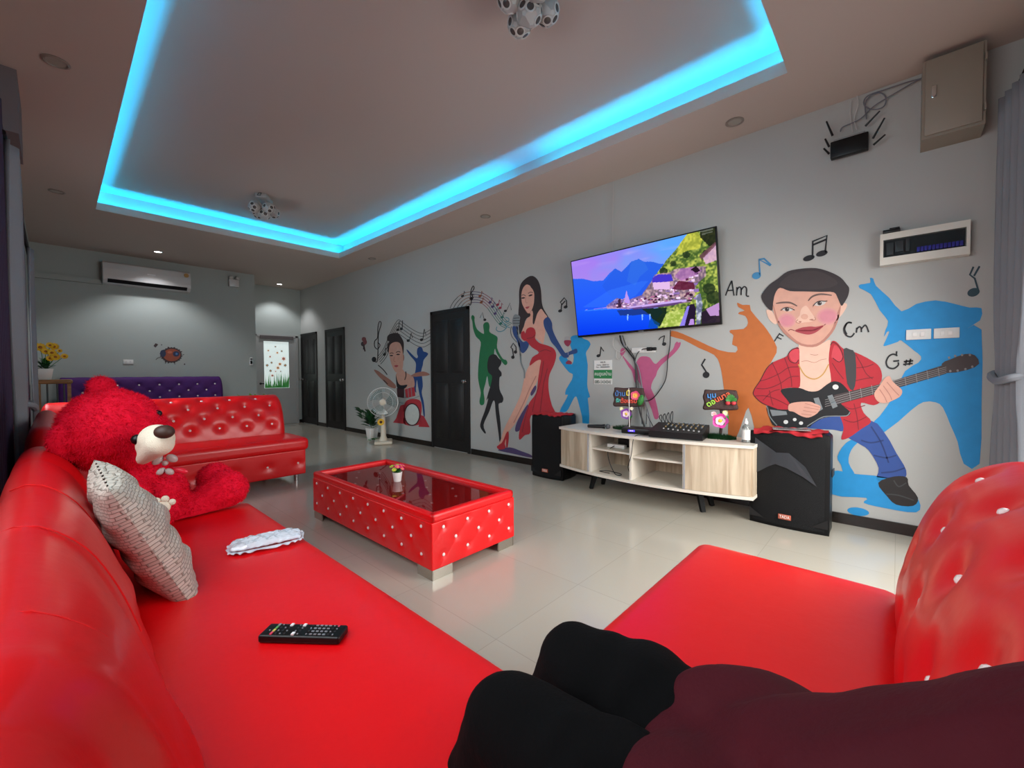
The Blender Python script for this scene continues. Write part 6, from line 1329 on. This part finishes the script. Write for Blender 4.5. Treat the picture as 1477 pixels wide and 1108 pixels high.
for k in (-1, 1): m = MB(); m.lathe([(.03, 0), (.034, .03), (.02, .05), (.001, .052)], (ec.x+k*.045, YB-.085, ec.z+.075), 0, 16, rot(75, 0, k*25)); m.build('lamp', mat('lamp_lens', 'b8bab8', .2), t)
sc_ = on(185, 522, 1, YB); t = thing('switch_plate', 'white socket plate on the back wall left of the orange splat', 'switch plate', sc_, 0, 'switch plates'); m = MB(); m.box(sc_+Vector((0, -.005, 0)), (.12, .01, .07), 0, .002); m.build('plate', WHITE, t)
for k in (-1, 1): m = MB(); m.box(sc_+Vector((k*.025, -.012, 0)), (.018, .005, .028), 0, 0); m.build('rocker', ACW, t)
sc_ = on(362, 522, 1, YB); t = thing('wall_remote_holder', 'white remote in a holder on the back wall beside the corridor opening', 'remote holder', sc_); m = MB(); m.box(sc_+Vector((0, -.012, -.02)), (.06, .024, .09), 0, .004); m.build('holder', ACW, t); m = MB(); m.box(sc_+Vector((0, -.016, .02)), (.045, .016, .13), 0, .005); r_ = m.build('remote', WHITE, t); m = MB(); m.box(sc_+Vector((0, -.0245, .05)), (.032, .002, .03), 0, 0); m.build('display', mat('lcd_dark', '30343a', .3), r_)
# bar table with yellow flowers
t = thing('bar_table', 'high wooden topped table with grey posts near the curtains at the far left', 'table', (.0, 7.5, 0)); GRP = mat('grey_post', '4c4f4c', .5)
m = MB(); rounded(m, (-.01, 7.55, 1.022), (.32, .45, .05), .02, 8); m.build('tabletop', TAN, t)
for x, y in ((-.13, 7.36), (-.13, 7.74), (.12, 7.36), (.12, 7.74)): m = MB(); m.b2((x-.014, y-.014, 0), (x+.014, y+.014, 1.0)); m.build('leg', TAN, t)
for x in (-.06, .02, .075): m = MB(); m.tube([(x, 7.36, .32), (x, 7.36, 1.0)], .008, 0, 8); m.build('spindle', GRP, t)
m = MB(); m.b2((-.14, 7.35, .30), (.13, 7.37, .33)); m.b2((-.14, 7.73, .30), (.13, 7.75, .33)); m.build('rail', TAN, t)
pc = Vector((-.075, 7.5, 1.047)); t = thing('flower_pot', 'white square pot of yellow flowers on the high wooden table at far left', 'potted flowers', pc)
m = MB(); squarepot(m, pc, .10, .14, .13); m.build('pot', POTW, t)
m = MB(); leafy(m, (pc.x, pc.y, pc.z+.10), 60, .02, .11, pc.z+.13, pc.z+.28, .018); m.build('leaves', DGREEN, t)
for (u, v, r) in ((58,501,.050),(72,498,.036),(78,500,.044),(75,509,.042),(80,515,.044),(93,514,.034),(66,507,.04),(72,517,.036),(86,506,.025)):
    m = MB(); p = on(u, v, 1, 7.42+.01*(u % 5)); flower(m, p, (.1, -1, .15), r, 12, 0, 1, .35, .2); m.build('flower', [mat('yellow_petal_bright', 'f2c21e', .5), mat('seed_orange', 'a8641a', .7)], t); m = MB(); m.tube([p+Vector((0, .01, 0)), pc+Vector((0, 0, .11))], .003, 0, 5); m.build('stem', GREEN, t)
m = MB()
# ------------------------------------------------------------------ curtains
def curtain(name, pts, z0, z1, amp, waves, mt, label, pinch=None, group='curtains'):
    P = [Vector((a, b, 0)) for a, b in pts]; L = [0]
    for i in range(1, len(P)): L.append(L[-1]+(P[i]-P[i-1]).length)
    def f(u, v):
        d = u*L[-1]; i = 0
        while i < len(P)-2 and d > L[i+1]: i += 1
        tt_ = (d-L[i])/(L[i+1]-L[i]); p = P[i].lerp(P[i+1], tt_); tg = (P[i+1]-P[i]).normalized(); nn_ = Vector((-tg.y, tg.x, 0)); z = z1+(z0-z1)*v
        if pinch: k = 1-pinch[1]*math.exp(-((z-pinch[0])/.28)**2)
        else: k = 1
        md = (P[0]+P[-1])/2; q = md+(p-md)*k+nn_*amp*math.sin(2*PI*waves*u+.6*math.sin(3*v))*(.7+.3*k)
        return Vector((q.x, q.y, z))
    m = MB(); m.grid(f, int(waves*12)+1, 24); c = (P[0]+P[-1])/2
    o = m.build(name, mt, loc=(c.x, c.y, z0), sharp=80); md = o.modifiers.new('thickness', 'SOLIDIFY'); md.thickness = .003
    return tag(o, label, 'curtain', group)
curtain('grey_curtain', [(3.70, -.42), (3.34, -.50)], .02, 2.62, .035, 5, GREYC, 'pale grey curtain hanging at the right edge of the picture beside the mural wall', (1.05, .25))
m = MB(); m.tube(catmull([(3.63, -.40, 1.07), (3.52, -.40, 1.03), (3.40, -.44, 1.05), (3.45, -.52, 1.07), (3.60, -.50, 1.08)], 6, True), .02, 0, 8, False, True); tag(m.build('curtain_tieback', GREYC, loc=(3.5, -.45, 1.05)), 'grey tieback around the right grey curtain', 'tieback')
curtain('purple_curtain', [(3.70, -.57), (3.28, -.585)], .02, 2.62, .03, 5, PURC, 'dark purple curtain beyond the right grey curtain at the picture edge')
m = MB(); m.tube([(3.79, -.47, 2.66), (.75, -.52, 2.66)], .014, 0, 12); m.ell((3.70, -.47, 2.66), .022); tag(m.build('curtain_rod', DBLACK, loc=(3.7, -.47, 2.66)), 'black curtain rod near the ceiling at the front window', 'curtain rod')
curtain('grey_curtain', [(-.125, 3.30), (-.14, 4.05)], .45, 2.28, .028, 5, GREYC, 'pale grey curtain hanging at the far left edge, closest of the left curtains', (.85, .45))
m = MB(); m.tube(catmull([(-.09, 3.55, .93), (-.08, 3.68, .90), (-.10, 3.80, .93), (-.16, 3.8, .95), (-.17, 3.55, .95)], 6, True), .016, 0, 8, False, True); tag(m.build('curtain_tieback', GREYC, loc=(-.12, 3.67, .92)), 'grey tieback holding the left grey curtain', 'tieback')
curtain('purple_curtain', [(-.165, 2.15), (-.165, 3.28)], .45, 2.45, .018, 12, PURC, 'dark purple curtain at the extreme left edge of the picture')
curtain('purple_curtain', [(-.135, 4.10), (-.145, 4.6)], .45, 2.28, .02, 5, PURC, 'dark purple curtain just right of the left grey curtain')
curtain('grey_curtain', [(-.125, 5.9), (-.14, 6.6)], .45, 2.28, .02, 5, GREYC, 'narrow grey curtain farther back along left wall, above the high table')
m = MB(); m.tube([(-.165, 2.0, 2.47), (-.165, 3.4, 2.47)], .012, 0, 10); m.tube([(-.145, 3.25, 2.29), (-.145, 6.7, 2.29)], .012, 0, 10); m.tube([(-.165, 3.35, 2.47), (-.15, 3.35, 2.29)], .008); m.ell((-.145, 6.72, 2.29), .02); tag(m.build('curtain_rod', DBLACK, loc=(-.145, 4.4, 2.47)), 'black curtain rod along the left wall', 'curtain rod')
m = MB(); m.b2((XL, 4.05, 2.60), (-.115, 4.62, ZC)); struct('trim_2', m, mat('beam_paint', '6e6668', .8))

# ------------------------------------------------------------------ the seated person
SKN = mat('person_skin', 'c08a6c', .5, var=.05); SHIRT = mat('maroon_shirt', '430b16', .8, spec=.2, var=.15, scale=12, bump=.15, bscale=120); TROU = mat('black_trousers', '070708', .95, spec=.12, var=.1, bump=.15, bscale=150); HAIRM = mat('black_hair', '120d0b', .5)
t = thing('person', 'person in maroon shirt and black trousers seated on the right sofa, knees forward', 'person', (.58, .15, .45))
LX, RX = .455, .635       # left and right thigh
m = MB()
hipc = Vector((.545, .10, .56))
m.ell(hipc, (.15, .10, .09)); capsule(m, (.54, .08, .565), (.52, -.04, .665), .095, .10); capsule(m, (.52, -.04, .665), (.505, -.22, .84), .10, .088)
m.ell((.50, -.24, .91), (.16, .078, .075)); capsule(m, (.50, -.25, .95), (.495, -.30, 1.06), .045, .043)
hd_ = Vector((.49, -.335, 1.17)); m.ell(hd_, (.080, .098, .115)); m.ell(hd_+Vector((0, .045, -.06)), (.055, .048, .048))
for k in (-1, 1): m.ell(hd_+Vector((k*.080, -.005, -.01)), (.012, .02, .032), 0, 12, 8)
capsule(m, hd_+Vector((0, .092, .012)), hd_+Vector((0, .108, -.018)), .009, .014)
capsule(m, hd_+Vector((-.02, .090, -.055)), hd_+Vector((.02, .090, -.055)), .008, .008); capsule(m, hd_+Vector((-.02, .086, -.066)), hd_+Vector((.02, .086, -.066)), .008, .008)
KY, KZ = .430, .560
for x in (LX, RX):
    dx = .03 if x < .5 else -.02
    capsule(m, (x+dx, .10, .54), (x, KY, KZ), .080, .055); capsule(m, (x, KY+.005, KZ-.01), (x, KY+.20, .10), .052, .036); capsule(m, (x, KY+.19, .05), (x, KY+.37, .03), .034, .026); m.ell((x, KY+.20, .045), (.033, .043, .045))
def hand(m, w_, dirv, up, sg):
    d = Vector(dirv).normalized(); u = Vector(up).normalized(); s = d.cross(u).normalized()*sg; w0 = Vector(w_)
    capsule(m, w0, w0+d*.075, .020, .024); capsule(m, w0+s*.018, w0+d*.08+s*.026, .016, .014); capsule(m, w0-s*.018, w0+d*.08-s*.026, .016, .014)
    for i, ln in enumerate((.068, .078, .072, .056)):
        b = w0+d*.088+s*(.030-.020*i); j1 = b+d*ln*.42-u*.004; j2 = j1+d*ln*.3-u*ln*.25; j3 = j2+d*ln*.12-u*ln*.3
        capsule(m, b, j1, .0095, .009, 10); capsule(m, j1, j2, .009, .008, 10); capsule(m, j2, j3, .008, .0065, 10)
    b = w0+d*.03+s*.026; j1 = b+d*.03+s*.028-u*.008; capsule(m, b, j1, .012, .011, 10); capsule(m, j1, j1+d*.032+s*.004-u*.008, .0105, .008, 10)
lsh, rsh = Vector((.345, -.25, .90)), Vector((.655, -.25, .90))
lel, rel_ = Vector((.20, -.36, .93)), Vector((.56, -.44, .93))
lw, rw = Vector((.03, -.27, 1.02)), Vector((.26, -.30, 1.06))
for a, b, c in ((lsh, lel, lw), (rsh, rel_, rw)): capsule(m, a, b, .044, .036); capsule(m, b, c, .036, .025)
hand(m, lw, (-.45, .45, .15), (.3, .5, .8), 1); hand(m, rw, (-.8, .45, .1), (.3, .5, .8), -1)
bd_ = remeshed(m, .0075, 4); bd_.build('body', SKN, t)
for k in (-1, 1):
    m = MB(); m.ell(hd_+Vector((k*.030, .086, .018)), (.013, .010, .008), 0, 12, 8); e_o = m.build('eye', POTW, t)
    m = MB(); m.ell(hd_+Vector((k*.030, .095, .018)), (.006, .003, .006), 0, 10, 6); m.build('iris', HAIRM, e_o)
m = MB(); m.ell(hd_+Vector((0, -.018, .030)), (.088, .100, .103)); m.v = [p if not (p.y > hd_.y+.045 and p.z < hd_.z+.07) else Vector((p.x*.98+hd_.x*.02, hd_.y+.045, p.z)) for p in m.v]; m.build('hair', HAIRM, t)
# trousers
m = MB()
m.ell(hipc+Vector((0, 0, -.0)), (.165, .115, .10))
for x in (LX, RX):
    dx = .03 if x < .5 else -.02
    capsule(m, (x+dx, .10, .545), (x, .30, .56), .092, .082); capsule(m, (x, .30, .56), (x, KY, KZ), .084, .068); capsule(m, (x, KY+.005, KZ-.01), (x, KY+.195, .13), .068, .060)
tr = remeshed(m, .009, 4, lambda co, no: co+no*(.006*noise.noise(Vector((co.x*9, co.y*14, co.z*9)))+.003*math.sin(60*co.y+14*co.x+4*noise.noise(co*12))*max(0, 1-abs(co.y-.28)/.14)))
tr.build('trousers', TROU, t)
# shirt: torso, hem over the lap, sleeves
m = MB()
capsule(m, (.545, .08, .575), (.52, -.04, .665), .125, .122); capsule(m, (.52, -.04, .665), (.505, -.22, .83), .122, .108); m.ell((.50, -.24, .90), (.185, .095, .09)); m.ell((.47, .12, .61), (.10, .13, .062)); m.ell((.62, .12, .61), (.10, .13, .062)); m.ell((.545, .17, .60), (.165, .08, .045))
capsule(m, lsh, lel, .060, .050); capsule(m, lel, lw, .050, .036); capsule(m, rsh, rel_, .060, .050); capsule(m, rel_, rw, .050, .036)
sh = remeshed(m, .009, 5, lambda co, no: co+no*(.008*noise.noise(Vector((co.x*7, co.y*10, co.z*7)))+.003*noise.noise(co*24)+.0035*math.sin(30*co.x+22*co.z+5*noise.noise(co*6))))
sh.build('shirt', SHIRT, t)
m = MB(); m.tube(catmull([(.655, .05, .63), (.69, .09, .645), (.71, .13, .635)], 4), .0035, 0, 8); m.build('zip_pull', CHROME, t)
